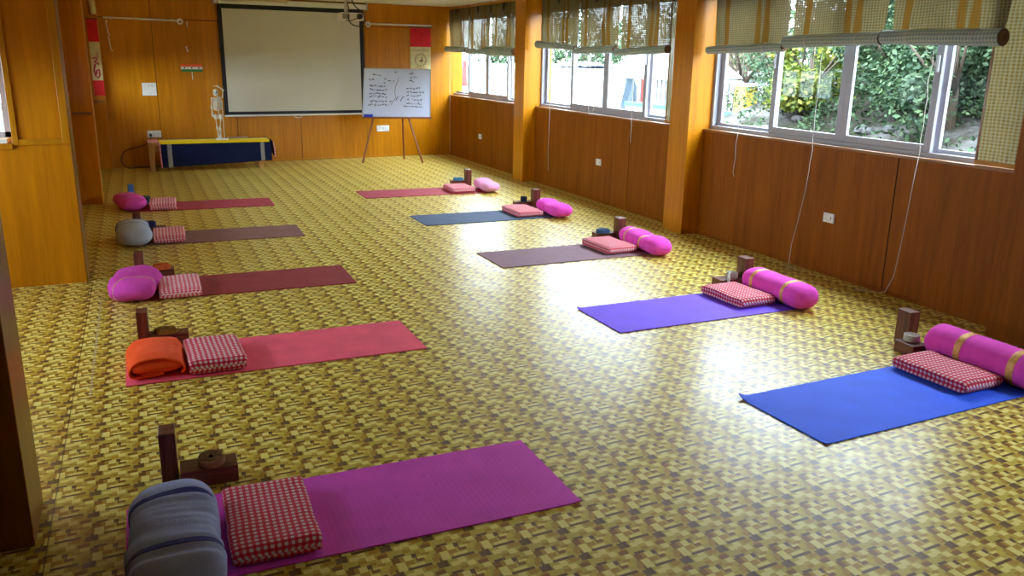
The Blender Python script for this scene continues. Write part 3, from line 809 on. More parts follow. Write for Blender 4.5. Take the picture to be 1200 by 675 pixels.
ds = tag(MB().box(-.075, .075, -.03, .03, 0, .045).build('board_duster', M['duster'], None, bevel=.008), 'blue board duster on the left end of the whiteboard ledge', 'duster')
ds.location = (3.555, 14.150, .772); ds.rotation_euler = (0, 0, math.atan2(-.30, 1.13))

# ------------------------------------------------------------------ bench, cloth, skeleton
be = tag(empty('low_bench', (.08, 13.95, 0), R(1.2)), 'low pale wooden bench under the navy cloth at the back wall', 'bench')
MB().box(0, 1.80, 0, .50, .395, .44).build('seat_board', M['bench_wood'], be, bevel=.006)
for x in (.01, 1.62):
    for y in (.02, .42): MB().box(x, x + .075, y, y + .06, 0, .395).build('leg', M['bench_wood'], be, bevel=.005)
MB().box(.08, 1.62, .03, .055, .30, .395).build('apron', M['bench_wood'], be, bevel=.003)
V = [(.085, .028, .24), (.085, .052, .24), (.085, .052, .395), (.085, .028, .395), (.20, .052, .395), (.20, .028, .395)]
new_obj('brace', V, [(0, 1, 2, 3), (0, 3, 5), (1, 4, 2), (0, 5, 4, 1), (3, 2, 4, 5)], M['bench_wood'], be)
# cloth: over the top and hanging in front and over the right end
cl = tag(empty('bench_cloth', (.08, 13.95, 0), R(1.2)), 'navy blue cloth with yellow edge draped over the low bench', 'cloth')
def drape(x0, x1, name, mat, y_top0, zlow0, zlow1, off=0, right=False, nx=60, y_top1=None):
    """strip from back of the top to the front edge and down"""
    V = []; UV = []; F = []; y_top1 = y_top0
    rows = 26
    for i in range(nx + 1):
        s_ = i / nx; x = x0 + (x1 - x0) * s_; zl = zlow0 + (zlow1 - zlow0) * s_
        for k in range(rows):
            t = k / (rows - 1)
            if t < .3:
                y = y_top0 + (-.012 - y_top0) * (t / .3); z = .4445 + off + .002 * noise.noise(Vector((x * 6, y * 6, 1)))
            else:
                q = (t - .3) / .7; z = .438 + off * .5 - (.438 - zl) * q
                y = -.016 - off - .010 * math.sin(x * 11) * q - .012 * noise.noise(Vector((x * 5, q * 2, 0))) * q - .006 * q
            V.append((x, y, z)); UV.append((x, z))
    for i in range(nx):
        for k in range(rows - 1):
            a = i * rows + k; F.append((a, a + rows, a + rows + 1, a + 1))
    o = new_obj(name, V, F, mat, cl, True, UV)
    s = o.modifiers.new('thick', 'SOLIDIFY'); s.thickness = .0025; s.offset = 1
    return o
drape(.16, 1.83, 'cloth_body', M['navy'], .50, .055, .12)
drape(.27, .335, 'left_stripe', M['greyband'], .10, .052, .055, .003, nx=6)
drape(1.66, 1.72, 'right_stripe', M['greyband'], .10, .115, .117, .003, nx=6)
# yellow border along the top front edge
MB().box(.165, 1.80, -.026, .30, .447, .4535).box(.165, 1.80, -.032, -.026, .415, .4535).build('yellow_border', M['yellow'], cl, bevel=.002)
# right overhang
V = []; F = []; UV = []; n1 = 9
for i in range(14):
    t = i / 13
    for j in range(n1):
        s_ = j / (n1 - 1); y = -.02 + .5 * s_
        x = 1.80 + .055 * math.sin(min(1, t * 2) * PI / 2) + .02 * t; z = .447 - .30 * max(0, t - .15) ** 1.1 - .01 * math.sin(s_ * 9) * t
        V.append((x, y, z)); UV.append((x, y))
for i in range(13):
    for j in range(n1 - 1):
        a = i * n1 + j; F.append((a, a + 1, a + 1 + n1, a + n1))
o = new_obj('side_drop', V, F, M['navy'], cl, True, UV); o.modifiers.new('thick', 'SOLIDIFY').thickness = .003
MB().tube([(1.862, -.028, .40), (1.878, -.03, .30), (1.880, -.03, .17)], .011, 6).build('right_fringe', M['fringe'], cl)
MB().tube([(.165, -.03, .44), (.168, -.036, .25), (.175, -.045, .06)], .011, 6).build('left_fringe', M['fringe'], cl)
fc = tag(MB().box(0, .15, 0, .40, 0, .012).build('folded_cloth', M['fringe'], None, bevel=.004, loc=(.09, 13.965, .4405), rz=R(1.2)), 'small folded red, white and blue cloth on the bare left end of the bench', 'cloth')
pp = tag(MB().box(-.16, .16, -.02, .02, 0, .012).build('incense_tray', M['alu'], None, bevel=.003, loc=(1.44, 14.42, .448), rz=R(2)), 'thin dark tray lying at the back right of the bench', 'tray')

sk = tag(empty('skeleton_model', (1.145, 14.09, .4535), R(-20)), 'small white model skeleton with raised arm on a stand, on the bench', 'skeleton model')
MB().tube([(.02, .03, 0), (.02, .03, .014)], [.10, .095], 24).build('stand_base', M['paper'], sk, True)
MB().tube([(.06, .03, .01), (.06, .03, .60), (.03, .02, .66)], .006, 8).build('support_rod', M['paper'], sk, True)
mb = MB(); mb.ball((-.01, -.005, .735), .043, .053, .050, 16, 12); mb.ball((-.01, -.045, .700), .027, .020, .026, 12, 8); mb.box(-.028, .008, -.062, -.03, .672, .684)
sku = mb.build('skull', M['bone'], sk, True)
MB().ball((-.027, -.052, .73), .010, .006, .010, 10, 8).ball((.008, -.052, .73), .010, .006, .010, 10, 8).ball((-.01, -.062, .708), .005, .004, .008, 8, 6).build('eye_sockets', M['black'], sku, True)
mb = MB()
for k in range(20):
    z = .36 + k * .0165; mb.ball((-.005 + .004 * math.sin(k * .4), .02 + .012 * math.cos(k * .33), z), .013, .013, .0072, 8, 6)
mb.build('spine', M['bone'], sk, True)
mb = MB()
for k in range(9):
    z = .635 - k * .0185; rx = .045 + .022 * math.sin((k + 1.5) / 9 * PI * .8); ry = rx * .72
    mb.tube([(-.005 + rx * math.cos(a), .0 + ry * math.sin(a), z - .016 * (1 - math.sin(a)) ) for a in [2 * PI * q / 20 for q in range(21)]], .0048, 6)
mb.box(-.014, .004, -.050, -.042, .51, .64)
mb.tube([(-.085, .0, .645), (-.03, -.035, .640), (.02, -.035, .640), (.075, .0, .652)], .006, 6)
mb.build('rib_cage', M['bone'], sk, True)
mb = MB(); mb.ball((-.042, .005, .352), .036, .020, .040, 12, 8); mb.ball((.032, .005, .352), .036, .020, .040, 12, 8); mb.ball((-.005, .02, .345), .022, .015, .032, 10, 8)
mb.build('pelvis', M['bone'], sk, True)
def bone(mb, a, b, r):
    a = Vector(a); b = Vector(b); n = 8
    mb.tube([a + (b - a) * i / n for i in range(n + 1)], [r * (1.55 - 1.0 * math.sin(PI * min(1, max(0, i / n))) * .95) for i in range(n + 1)], 8)
def limb(name, pts, r, end):
    mb = MB()
    for i in range(len(pts) - 1):
        bone(mb, pts[i], pts[i + 1], r)
        if i == 1: bone(mb, Vector(pts[i]) + Vector((.012, .004, 0)), Vector(pts[i + 1]) + Vector((.012, .004, 0)), r * .7)
    e = Vector(pts[-1])
    for k in range(5): mb.tube([e + Vector((-.012 + .006 * k, 0, 0)), e + Vector((-.012 + .006 * k, 0, 0)) * 1 + Vector(end) * (.8 + .2 * math.sin(k))], .003, 5)
    mb.ball(tuple(e), .013, .010, .010, 8, 6)
    mb.build(name, M['bone'], sk, True)
limb('leg', [(-.045, 0, .335), (-.032, -.012, .185), (-.022, .0, .035)], .0095, (0, -.06, -.018))
limb('leg', [(.035, 0, .335), (.012, -.01, .175), (.008, -.005, .030)], .0095, (0, -.06, -.018))
limb('arm', [(-.085, 0, .640), (-.098, -.01, .50), (-.075, -.055, .40)], .0078, (.01, -.02, -.05))
limb('arm', [(.080, 0, .650), (.105, -.02, .765), (.015, -.025, .825)], .0078, (-.055, 0, -.006))

# ------------------------------------------------------------------ projector and ceiling light
pj = tag(empty('ceiling_projector', (2.53, 10.8, ZC)), 'white projector with dangling black cable hanging from the ceiling', 'projector')
MB().tube([(-.06, 0, 0), (-.06, 0, -.36)], .022, 12).build('mount_pole', M['plastic'], pj, True)
MB().box(-.12, 0, -.06, .06, -.012, 0).build('ceiling_plate', M['plastic'], pj, bevel=.003)
MB().box(-.15, .15, -.11, .11, -.46, -.37).build('projector_body', M['plastic'], pj, bevel=.018, seg=3)
MB().tube([(.08, -.10, -.415), (.08, -.135, -.415)], .034, 18).build('lens', M['plastic_dark'], pj, True)
mb = MB()
for k in range(6): mb.box(-.13, -.04, -.113, -.108, -.445 + k * .011, -.440 + k * .011)
mb.build('vent_slots', M['gap'], pj)
mb = MB(); mb.tube(smooth_pts([(-.04, -.03, -.10), (.02, -.10, -.28), (.11, -.12, -.36), (.14, -.13, -.45), (.08, -.13, -.53), (-.02, -.13, -.51), (-.06, -.12, -.44), (-.04, -.08, -.34), (-.05, -.03, -.24)]), .007, 7)
mb.tube(smooth_pts([(.12, -.12, -.38), (.04, -.125, -.44), (-.05, -.125, -.47), (-.09, -.12, -.46)]), .006, 7)
mb.build('cable', M['plastic_dark'], pj, True)
tl = tag(empty('tube_light', (1.66, 13.0, ZC)), 'unlit white tube light fitting hanging from the ceiling before the screen', 'ceiling light')
for x in (-.32, .30): MB().tube([(x, 0, 0), (x, 0, -.11)], .010, 8).build('hanger', M['plastic'], tl)
MB().box(-.50, .48, -.07, .07, -.15, -.10).build('housing', M['cream'], tl, bevel=.006)
for y in (-.035, .035): MB().tube([(-.47, y, -.166), (.45, y, -.166)], .013, 10).build('tube', M['plastic'], tl, True)
MB().box(-.50, -.47, -.07, .07, -.185, -.15).box(.45, .48, -.07, .07, -.185, -.15).build('end_cap', M['plastic'], tl)

# ================================================================== YOGA STATIONS
def yoga_mat(name, x0, x1, y0, wd, rz, mat, label, curl=None, z=.0015):
    """x0..x1 long side, origin at the (x1|x0) floor corner the angle was measured at"""
    nx, ny = 90, 30; V = []; UV = []; F = []
    px = x1 if curl_side(name) else x0
    th = .0055
    L = x1 - x0
    for side in (0, 1):
        for i in range(nx + 1):
            for j in range(ny + 1):
                x = L * i / nx; y = wd * j / ny
                zz = z + (th if side else 0)
                lift = .0015 * max(0, noise.noise(Vector((x * 3, y * 4, len(label) * .7))))
                if curl:
                    for (cx, cy, rad, hgt) in curl:
                        d = math.hypot(x - cx, y - cy); lift += hgt * max(0, 1 - d / rad) ** 2
                V.append((x, y, zz + lift)); UV.append((x, y))
    n1 = ny + 1; off = (nx + 1) * n1
    for i in range(nx):
        for j in range(ny):
            a = i * n1 + j; F.append((off + a, off + a + n1, off + a + n1 + 1, off + a + 1)); F.append((a, a + 1, a + n1 + 1, a + n1))
    for i in range(nx):
        a = i * n1; F.append((a, a + n1, off + a + n1, off + a)); a = i * n1 + ny; F.append((a, off + a, off + a + n1, a + n1))
    for j in range(ny):
        F.append((j, off + j, off + j + 1, j + 1)); a = nx * n1 + j; F.append((a, a + 1, off + a + 1, off + a))
    o = new_obj('yoga_mat', V, F, mat, None, False, UV)
    if name == 'L': # rotate about the right near corner
        o.location = (x1 - L * math.cos(rz), y0 - L * math.sin(rz), 0)
    else: o.location = (x0, y0, 0)
    o.rotation_euler = (0, 0, rz)
    return tag(o, label, 'yoga mat', 'yoga mats laid out in two rows')
def curl_side(n): return n == 'L'
yoga_mat('L', -.19, 1.528, 2.703, .615, R(-.16), M['mat_magenta'], 'magenta yoga mat nearest the camera, front of the left row', [(1.715, 0, .06, .006)])
yoga_mat('L', -.20, 1.521, 4.733, .61, R(.36), M['mat_coral'], 'coral pink yoga mat under the orange cushion')
yoga_mat('L', -.10, 1.481, 6.435, .62, R(-1.0), M['mat_maroon'], 'dark crimson yoga mat third in the left row')
yoga_mat('L', -.15, 1.427, 8.403, .61, R(-1.0), M['mat_taupe'], 'dull taupe yoga mat beside the pale blue bolster')
yoga_mat('L', -.20, 1.405, 10.305, .60, R(-1.4), M['mat_rasp'], 'raspberry red yoga mat farthest back in the left row')
yoga_mat('R', 2.876, 4.60, 2.737, .63, R(2.3), M['mat_blue'], 'bright cobalt blue yoga mat, front of the right row', [(0, .63, .10, .022), (0, 0, .05, .004)])
yoga_mat('R', 2.823, 4.45, 4.563, .61, R(.83), M['mat_violet'], 'bright violet yoga mat second in the right row', [(0, .61, .07, .010)])
yoga_mat('R', 2.788, 4.45, 6.486, .61, R(.6), M['mat_mauve'], 'dusty mauve yoga mat third in the right row')
yoga_mat('R', 2.743, 4.35, 8.506, .61, R(.4), M['mat_slate'], 'dark slate blue yoga mat fourth in the right row')
yoga_mat('R', 2.572, 4.25, 10.478, .61, R(-1.0), M['mat_redr'], 'brick rose yoga mat farthest back in the right row')

MZ = .0075   # top of a mat
def blanket(x, y, rz, label, mat='gingham', L=.50, W=.31, H=.072, seed=0, crease=.05):
    V, F, UV = loft(L=L, W=W, H=H, cap=H * .5, wend=.05, m=7, wr=.004, seed=seed, nl=64, nc=72, crease=crease)
    # gentle sag and puff of the top
    V = [(a, b, max(.001, c + (.007 * noise.noise(Vector((a * 7, b * 6, seed))) if c > H * .5 else 0))) for a, b, c in V]
    o = new_obj('folded_blanket', V, F, M[mat], None, True, UV, (x, y, MZ), rz)
    return tag(o, label, 'blanket', 'folded gingham blankets on the mats')
blanket(.320, 2.985, R(-1.5), 'red gingham blanket beside the grey bolster, nearest the camera', seed=1, L=.515, W=.318)
blanket(.280, 4.975, R(2), 'red gingham blanket beside the orange cushion', 'gingham_fine', seed=2, W=.315, H=.085, L=.48)
blanket(.165, 6.650, R(0), 'red striped gingham blanket beside the crumpled orchid pink bolster', 'gingham_stripe', seed=3, W=.30, H=.08, L=.47)
blanket(.165, 8.680, R(-1), 'red striped gingham blanket beside the pale blue bolster', 'gingham_stripe', seed=4, W=.29, H=.08, L=.48)
blanket(.165, 10.58, R(-2), 'red striped gingham blanket farthest back in the left row', 'gingham_stripe', seed=5, W=.29, H=.08, L=.5)
blanket(4.185, 3.165, R(2), 'fine red gingham blanket on the cobalt blue mat', 'gingham_fine', seed=6, W=.325, H=.075, L=.50)
blanket(4.095, 4.955, R(2), 'fine red gingham blanket on the violet mat', 'gingham_fine', seed=7, W=.325, H=.075, L=.49)
blanket(4.045, 6.835, R(3), 'fine red gingham blanket on the dusty mauve mat', 'gingham_fine', seed=8, W=.315, H=.075, L=.50)
blanket(4.03, 8.84, R(0), 'fine red gingham blanket on the slate blue mat', 'gingham_fine', seed=9, W=.315, H=.07, L=.52)
blanket(3.93, 10.72, R(-1), 'fine red gingham blanket farthest back in the right row', 'gingham_fine', seed=10, W=.32, H=.07, L=.46)

def bolster(x, y, rz, L, W, H, mat, label, bands=None, bmat='gold', z=MZ, seed=0, cap=.08, wcap=None, wend=.1, m=2.4, wr=.012, pinch=None, skew=0, bskew=0, flat=.0, tiltx=0):
    nl, nc = 84, 56
    V, F, UV = loft(L=L, W=W, H=H, cap=cap, wend=wend, m=m, wr=wr, seed=seed, nl=nl, nc=nc, pinch=pinch, skew=skew, wcap=wcap or cap)
    o = new_obj('bolster', V, F, M[mat], None, True, UV, (x, y, z), rz)
    for (a, b) in bands or []: band('trim_band', M[bmat], o, V, nl, nc, a, b, .003, bskew)
    return tag(o, label, 'bolster', 'bolsters across the mat ends')
bolster(-.020, 2.865, R(-1), .70, .300, .185, 'grey_cloth', 'large blue-grey bolster with two navy bands, nearest the camera', [(-.20, -.165), (.16, .195)], 'navy_band', seed=1, cap=.11, wcap=.10, m=2.6, wr=.016)
bolster(-.145, 6.655, R(-8), .60, .33, .175, 'pink_violet', 'crumpled orchid pink bolster with a sagging middle, third in left row', [(-.17, -.158)], 'gold', seed=5, cap=.16, wcap=.17, wr=.03, pinch=[(-.03, .08, .22)], skew=.8, bskew=.5)
bolster(-.150, 8.63, R(2), .62, .30, .19, 'lightblue_cloth', 'pale blue bolster with darker blue bands in the left row', [(-.02, .006), (.16, .19)], 'blue_band', seed=8, cap=.14, wcap=.14, wr=.010)
bolster(-.190, 10.63, R(12), .62, .29, .16, 'pink_violet', 'small-looking magenta bolster farthest back in the left row', [(.10, .112)], 'gold', seed=9, cap=.16, wcap=.16, wr=.02)
bolster(4.475, 3.125, R(1), .74, .225, .205, 'pink', 'smooth bright pink bolster with gold bands, beside the cobalt blue mat', [(.105, .150), (-.235, -.190)], 'gold', seed=12, cap=.035, wcap=.05, wend=.75, m=2.2, wr=.004)
bolster(4.395, 4.845, R(-2), .74, .235, .185, 'pink', 'bright pink bolster with gold bands at the end of the violet mat', [(.18, .215), (-.185, -.15)], 'gold', seed=13, cap=.11, wcap=.11, m=2.3, wr=.005)
bolster(4.370, 6.72, R(-3), .80, .235, .165, 'pink', 'bright pink bolster with a dented waist, on the dusty mauve mat', [(.19, .215), (-.09, -.06)], 'gold', seed=14, cap=.14, wcap=.14, wr=.009, pinch=[(-.08, .05, .12)])
bolster(4.375, 8.70, R(-4), .72, .26, .155, 'pink', 'slumped pink bolster with no bands, on the slate blue mat', None, seed=15, cap=.17, wcap=.17, wr=.009, pinch=[(.02, .07, .12)])
bolster(4.315, 10.68, R(-6), .66, .26, .14, 'pink_pale', 'pale pink slumped bolster farthest back in the right row', None, seed=16, cap=.16, wcap=.16, wr=.009, pinch=[(-.06, .06, .25)])

# orange cushion: folded cover wrapped round a pad, open roll at its near edge
oc = tag(empty('orange_cushion', (-.045, 4.985, MZ), R(1)), 'folded bright orange cushion on the left end of the coral mat', 'cushion')
path = [(.135, .018), (.160, .040), (.150, .075), (.11, .105), (.05, .128), (-.02, .132), (-.09, .118), (-.135, .088), (-.152, .050), (-.140, .018), (-.10, .008), (-.04, .010), (.02, .022), (.045, .034), (.02, .042), (-.04, .036), (-.09, .030)]
path = [Vector((p[0], 0, p[1])) for p in path]; path = smooth_pts(path, 5)
V = []; F = []; UV = []; NL = 34; th = .007
np_ = len(path)
for i in range(NL + 1):
    t = i / NL; y = -.205 + .45 * t
    for k, p in enumerate(path):
        a = path[max(k - 1, 0)]; b = path[min(k + 1, np_ - 1)]; d = (b - a).normalized(); nrm = Vector((-d.z, 0, d.x))
        w_ = .007 * noise.noise(Vector((p.x * 9, y * 8, p.z * 7)))
        sag = 1 - .42 * max(0, (t - .72) / .28) ** 2 - .10 * max(0, (.15 - t) / .15)
        yy = y + .010 * noise.noise(Vector((p.x * 8, t, 3))) - (.02 * max(0, p.x / .15) if t < .1 else 0)
        V.append((p.x * (1 - .06 * (2 * t - 1) ** 4) + w_, yy, max(.002, (p.z + w_ * 1.2) * sag))); UV.append((k * .01, y))
for i in range(NL):
    for k in range(np_ - 1):
        a = i * np_ + k; F.append((a, a + 1, a + 1 + np_, a + np_))
o = new_obj('cover', V, F, M['orange'], oc, True, UV); sm = o.modifiers.new('thick', 'SOLIDIFY'); sm.thickness = .008; sm.offset = 1
V, F, UV = loft(L=.47, W=.268, H=.108, cap=.10, wend=.12, m=2.8, wr=.012, seed=3)
new_obj('padding', V, F, M['orange'], oc, True, UV, (.012, .022, .010))

# ------------------------------------------------------------------ blocks
def block(x, y, rz, label, up=False, mat=None, z=0, L=.23, W=.112, H=.076, name='yoga_block'):
    if up: o = MB().box(-H / 2, H / 2, -W / 2, W / 2, 0, L).build(name, mat or M['block_wood_up'], None, bevel=.004)
    else: o = MB().box(-L / 2, L / 2, -W / 2, W / 2, 0, H).build(name, mat or M['block_wood'], None, bevel=.004)
    o.location = (x, y, z); o.rotation_euler = (0, 0, rz)
    return tag(o, label, 'yoga block', 'yoga blocks behind the mats')
# left row
block(-.016, 3.545, R(-2), 'upright dark brown block behind the grey bolster', True, H=.066)
block(.138, 3.480, R(-2), 'flat dark brown block carrying the coiled tan strap', W=.125)
block(-.096, 5.415, R(-2), 'upright dark brown block behind the orange cushion', True, H=.064)
block(.048, 5.41, R(-2), 'flat dark brown block carrying the ochre strap behind the orange cushion')
block(-.106, 7.115, R(-2), 'upright reddish block behind the crumpled orchid bolster', True, H=.068)
block(.035, 7.16, R(-2), 'flat reddish block carrying the orange strap')
block(-.112, 8.975, R(-3), 'upright reddish block behind the pale blue bolster', True, H=.07)
block(.035, 9.15, R(-3), 'flat block carrying the navy strap', H=.05)
block(-.172, 11.0, R(6), 'upright blue foam block behind the farthest left bolster', True, M['foam_blue'], H=.06)
block(.020, 10.93, R(4), 'flat sky blue foam block farthest back in the left row', False, M['foam_blue2'], H=.055, L=.20)
# right row
block(4.478, 3.715, R(-4), 'upright brown block behind the cobalt mat bolster', True, H=.080)
block(4.355, 3.560, R(84), 'flat brown block carrying the white strap by the cobalt blue mat', L=.16, W=.125)
block(4.452, 5.322, R(-4), 'upright brown block behind the violet mat bolster', True, H=.086)
block(4.295, 5.335, R(-4), 'flat brown block carrying the white strap by the violet mat', H=.066, L=.22, W=.13)
block(4.378, 7.20, R(-4), 'upright brown block behind the dusty mauve mat bolster', True, H=.088)
block(4.235, 7.26, R(-4), 'flat brown block carrying the steel blue strap')
block(4.373, 9.205, R(-4), 'upright brown block behind the slate mat bolster', True, H=.084)
block(4.235, 9.27, R(-4), 'flat brown block carrying the black strap')
block(4.235, 11.19, R(-4), 'upright brown block farthest back in the right row', True, H=.082)
block(4.105, 11.22, R(-4), 'flat brown block carrying the sky blue strap')

# ------------------------------------------------------------------ coiled straps
def strap(x, y, z, mat, label, R1=.050, turns=5, H=.038, tail=None, tilt=(0, 0), ex=1.0, seed=0, rz=0):
    n = turns * 26; V = []; F = []; UV = []; r0_ = .010; th = (R1 - r0_) / turns * .50
    for i in range(n + 1):
        a = 2 * PI * turns * i / n; r = r0_ + (R1 - r0_) * i / n
        wob = 1 + .05 * noise.noise(Vector((a * .3, seed, 0)))
        dz = .004 * noise.noise(Vector((a * .15, seed, 5)))
        for (rr_, zz) in ((r, 0), (r + th, 0), (r + th, H), (r, H)):
            V.append((rr_ * math.cos(a) * wob * ex, rr_ * math.sin(a) * wob / ex ** .5, zz + dz + .001)); UV.append((a * .02, zz))
    for i in range(n):
        for k in range(4):
            a = i * 4 + k; b = i * 4 + (k + 1) % 4; F.append((a, b, b + 4, a + 4))
    F.append((3, 2, 1, 0)); k = n * 4; F.append((k, k + 1, k + 2, k + 3))
    rt = new_obj('strap_roll', V, F, M[mat], None, False, UV, (x, y, z), rz)
    rt.rotation_euler = (tilt[0], tilt[1], rz)
    if tail:
        mb = MB()
        V = []; F = []
        P_ = smooth_pts(tail, 5); m_ = len(P_)
        for i, p in enumerate(P_):
            for (dx, dz) in ((0, 0), (H, 0)): V.append((p[0] + (dx - H / 2) * .9, p[1] + (dx - H / 2) * .3, p[2]))
        for i in range(m_ - 1): F.append((i * 2, i * 2 + 1, i * 2 + 3, i * 2 + 2))
        t_ = new_obj('loose_tail', V, F, M[mat], rt, True); t_.modifiers.new('thick', 'SOLIDIFY').thickness = .003
    return tag(rt, label, 'yoga strap', 'coiled straps on the flat blocks')
strap(.150, 3.475, .0765, 'belt_tan', 'coiled tan strap showing its spiral, nearest the camera', .052, 6, .034, tilt=(R(9), R(-4)), seed=1)
strap(.030, 5.415, .0765, 'belt_olive', 'ochre strap lying loosely coiled behind the orange cushion', .058, 4, .024, ex=1.2, seed=2)
strap(.055, 7.14, .0765, 'belt_orange', 'orange strap coiled on the reddish block', .055, 5, .036, seed=3, ex=1.15)
strap(.005, 9.135, .0505, 'belt_navy', 'dark navy strap coiled behind the pale blue bolster', .050, 5, .055, seed=4)
strap(-.035, 10.93, .0555, 'belt_slate', 'slate grey strap coiled on the sky blue foam block', .055, 4, .034, seed=5, ex=1.2)
strap(4.375, 3.585, .0765, 'belt_white', 'off-white strap coiled beside the upright block of the cobalt mat', .048, 6, .040, seed=6)
strap(4.345, 5.345, .0665, 'belt_white', 'off-white strap coiled with its loose tail hanging, by the violet mat', .045, 5, .040, seed=7, tail=[(-.03, -.02, .042), (-.06, -.04, .050), (-.085, -.062, .030), (-.095, -.078, -.02), (-.10, -.085, -.052)])
strap(4.205, 7.245, .0765, 'belt_blue', 'steel blue strap coiled by the dusty mauve mat', .060, 4, .036, seed=8, ex=1.2)
strap(4.235, 9.25, .0765, 'belt_black', 'near-black strap coiled by the slate blue mat', .040, 5, .060, seed=9)
strap(4.095, 11.215, .0765, 'belt_teal', 'sky blue strap coiled by the farthest right mat', .062, 4, .035, seed=10, ex=1.15)

# ================================================================== OUTSIDE
def ground_material():
    t = NT('rough_ground'); v = t.coord('Object')
    c = t.ramp(t.noise(v, 1.6, 6, .65), [(.35, (.014, .020, .008)), (.5, (.036, .032, .026)), (.62, (.085, .08, .078))])
    t.pbr(c, .95, .1, 0, 0, .1, t.bump(t.noise(v, 12, 4), .6, .05)); return t.m
M['ground'] = ground_material()
def hill(x, y):
    t = max(0, x - 9.0)
    k = 1 / (1 + math.exp(max(-40, min(40, (y - 13.5) * 3.0))))         # hillside only beyond the nearest window
    return .40 + .30 * min(1, max(0, (x - 6.5) / 2.5)) * k + k * .34 * t + .08 * noise.noise(Vector((x * .8, y * .8, 0))) - (1 - k) * .55 + 1.6 * (1 - k) * max(0, (x - 24) / 20)
V = []; F = []; nx, ny = 70, 90
for i in range(nx + 1):
    for j in range(ny + 1):
        x = 5.60 + 40 * (i / nx) ** 1.4; y = -14 + 84 * j / ny; V.append((x, y, hill(x, y)))
for i in range(nx):
    for j in range(ny):
        a = i * (ny + 1) + j; F.append((a, a + ny + 1, a + ny + 2, a + 1))
struct(new_obj('ground', V, F, M['ground'], None, True))
V = [(-30, -10, -.3), (-2.62, -10, -.3), (-2.62, 7.5, -.3), (-.92, 7.5, -.3), (-.92, 40, -.3), (-30, 40, -.3)]
struct(new_obj('ground_left', V, [(0, 1, 2, 3, 4, 5)], M['ground']))

def leaf_mat(name, c0, c1, c2):
    t = NT(name)
    oi = t.n('ShaderNodeNewGeometry'); c = t.ramp(oi.outputs['Random Per Island'], [(.1, c0), (.5, c1), (.95, c2)])
    d = t.n('ShaderNodeBsdfDiffuse'); t.l(c, d.inputs[0]); tl = t.n('ShaderNodeBsdfTranslucent'); t.l(c, tl.inputs[0])
    gl = t.n('ShaderNodeBsdfGlossy'); gl.inputs['Roughness'].default_value = .5; gl.inputs[0].default_value = (.5, .55, .55, 1)
    a = t.n('ShaderNodeMixShader'); a.inputs[0].default_value = .3; t.l(d.outputs[0], a.inputs[1]); t.l(tl.outputs[0], a.inputs[2])
    b = t.n('ShaderNodeMixShader'); b.inputs[0].default_value = .03; t.l(a.outputs[0], b.inputs[1]); t.l(gl.outputs[0], b.inputs[2])
    t.l(b.outputs[0], t.out.inputs[0]); return t.m
M['leaf_dark'] = leaf_mat('dark_leaves', (.006, .016, .010), (.018, .040, .024), (.040, .072, .042))
M['leaf_mid'] = leaf_mat('mid_leaves', (.012, .030, .014), (.036, .068, .032), (.078, .118, .052))
M['leaf_yellow'] = leaf_mat('yellow_green_leaves', (.05, .08, .012), (.11, .14, .018), (.20, .20, .03))
M['leaf_dry'] = leaf_mat('dry_leaves', (.06, .04, .03), (.11, .08, .05), (.16, .13, .08))
M['bark'] = simple('bark', (.07, .05, .035), .9)
def tree(x, y, rad, hgt, mat, label, n=2600, leaf=.07, seed=0, lobes=9, cat='bush', z0=None, name='bush', stretch=(1, 1)):
    rnd = random.Random(seed); z0 = hill(x, y) if z0 is None else z0
    rt = tag(empty(name, (x, y, z0)), label, cat, 'greenery outside the windows')
    mb = MB()
    mb.tube([(0, 0, -.1), (.03, .02, hgt * .3), (-.04, .05, hgt * .6)], [.09 * rad, .06 * rad, .025 * rad], 7)
    for k in range(5):
        a = rnd.random() * 6.28; mb.tube([(.02, .02, hgt * .25), (rad * .4 * math.cos(a), rad * .4 * math.sin(a), hgt * .55), (rad * .7 * math.cos(a), rad * .7 * math.sin(a), hgt * .8)], [.035 * rad, .02 * rad, .008], 5)
    mb.build('trunk', M['bark'], rt, True)
    C = []
    for k in range(lobes):
        a = rnd.random() * 6.28; q = math.sqrt(rnd.random()) * rad * .75
        C.append((q * math.cos(a) * stretch[0], q * math.sin(a) * stretch[1], hgt * (.08 + .80 * rnd.random()), rad * (.30 + .28 * rnd.random())))
    V = []; F = []
    for i in range(n):
        c = C[rnd.randrange(lobes)]
        d = Vector((rnd.gauss(0, 1), rnd.gauss(0, 1), rnd.gauss(0, 1))).normalized(); q = c[3] * (.55 + .5 * rnd.random())
        p = Vector((c[0], c[1], c[2])) + Vector((d.x * q, d.y * q, d.z * q * .8))
        if p.z < .03: p.z = .03 + rnd.random() * .1
        ax = Vector((rnd.gauss(0, 1), rnd.gauss(0, 1), rnd.gauss(-.4, .6))).normalized(); bx = ax.cross(d + Vector((.1, .2, .9))).normalized()
        s_ = leaf * (.6 + .8 * rnd.random()); wd = s_ * .34; k = len(V)
        nrm = ax.cross(bx)
        V += [p - ax * s_ * .1, p + ax * s_ * .45 + bx * wd + nrm * s_ * .06, p + ax * s_, p + ax * s_ * .45 - bx * wd + nrm * s_ * .06]
        F += [(k, k + 1, k + 2), (k, k + 2, k + 3)]
    new_obj('foliage', V, F, M[mat], rt)
    return rt
tree(10.0, 10.75, .85, 1.35, 'leaf_yellow', 'yellow-green flowering shrub seen through the second pane of nearest window', 4200, .075, 1)
tree(11.0, 9.0, 1.5, 3.0, 'leaf_mid', 'leafy green bush behind the middle of the nearest window', 7500, .085, 2, 14)
tree(9.8, 7.95, 1.05, 1.5, 'leaf_mid', 'low leafy bush close outside the nearest window', 5200, .07, 3, 14)
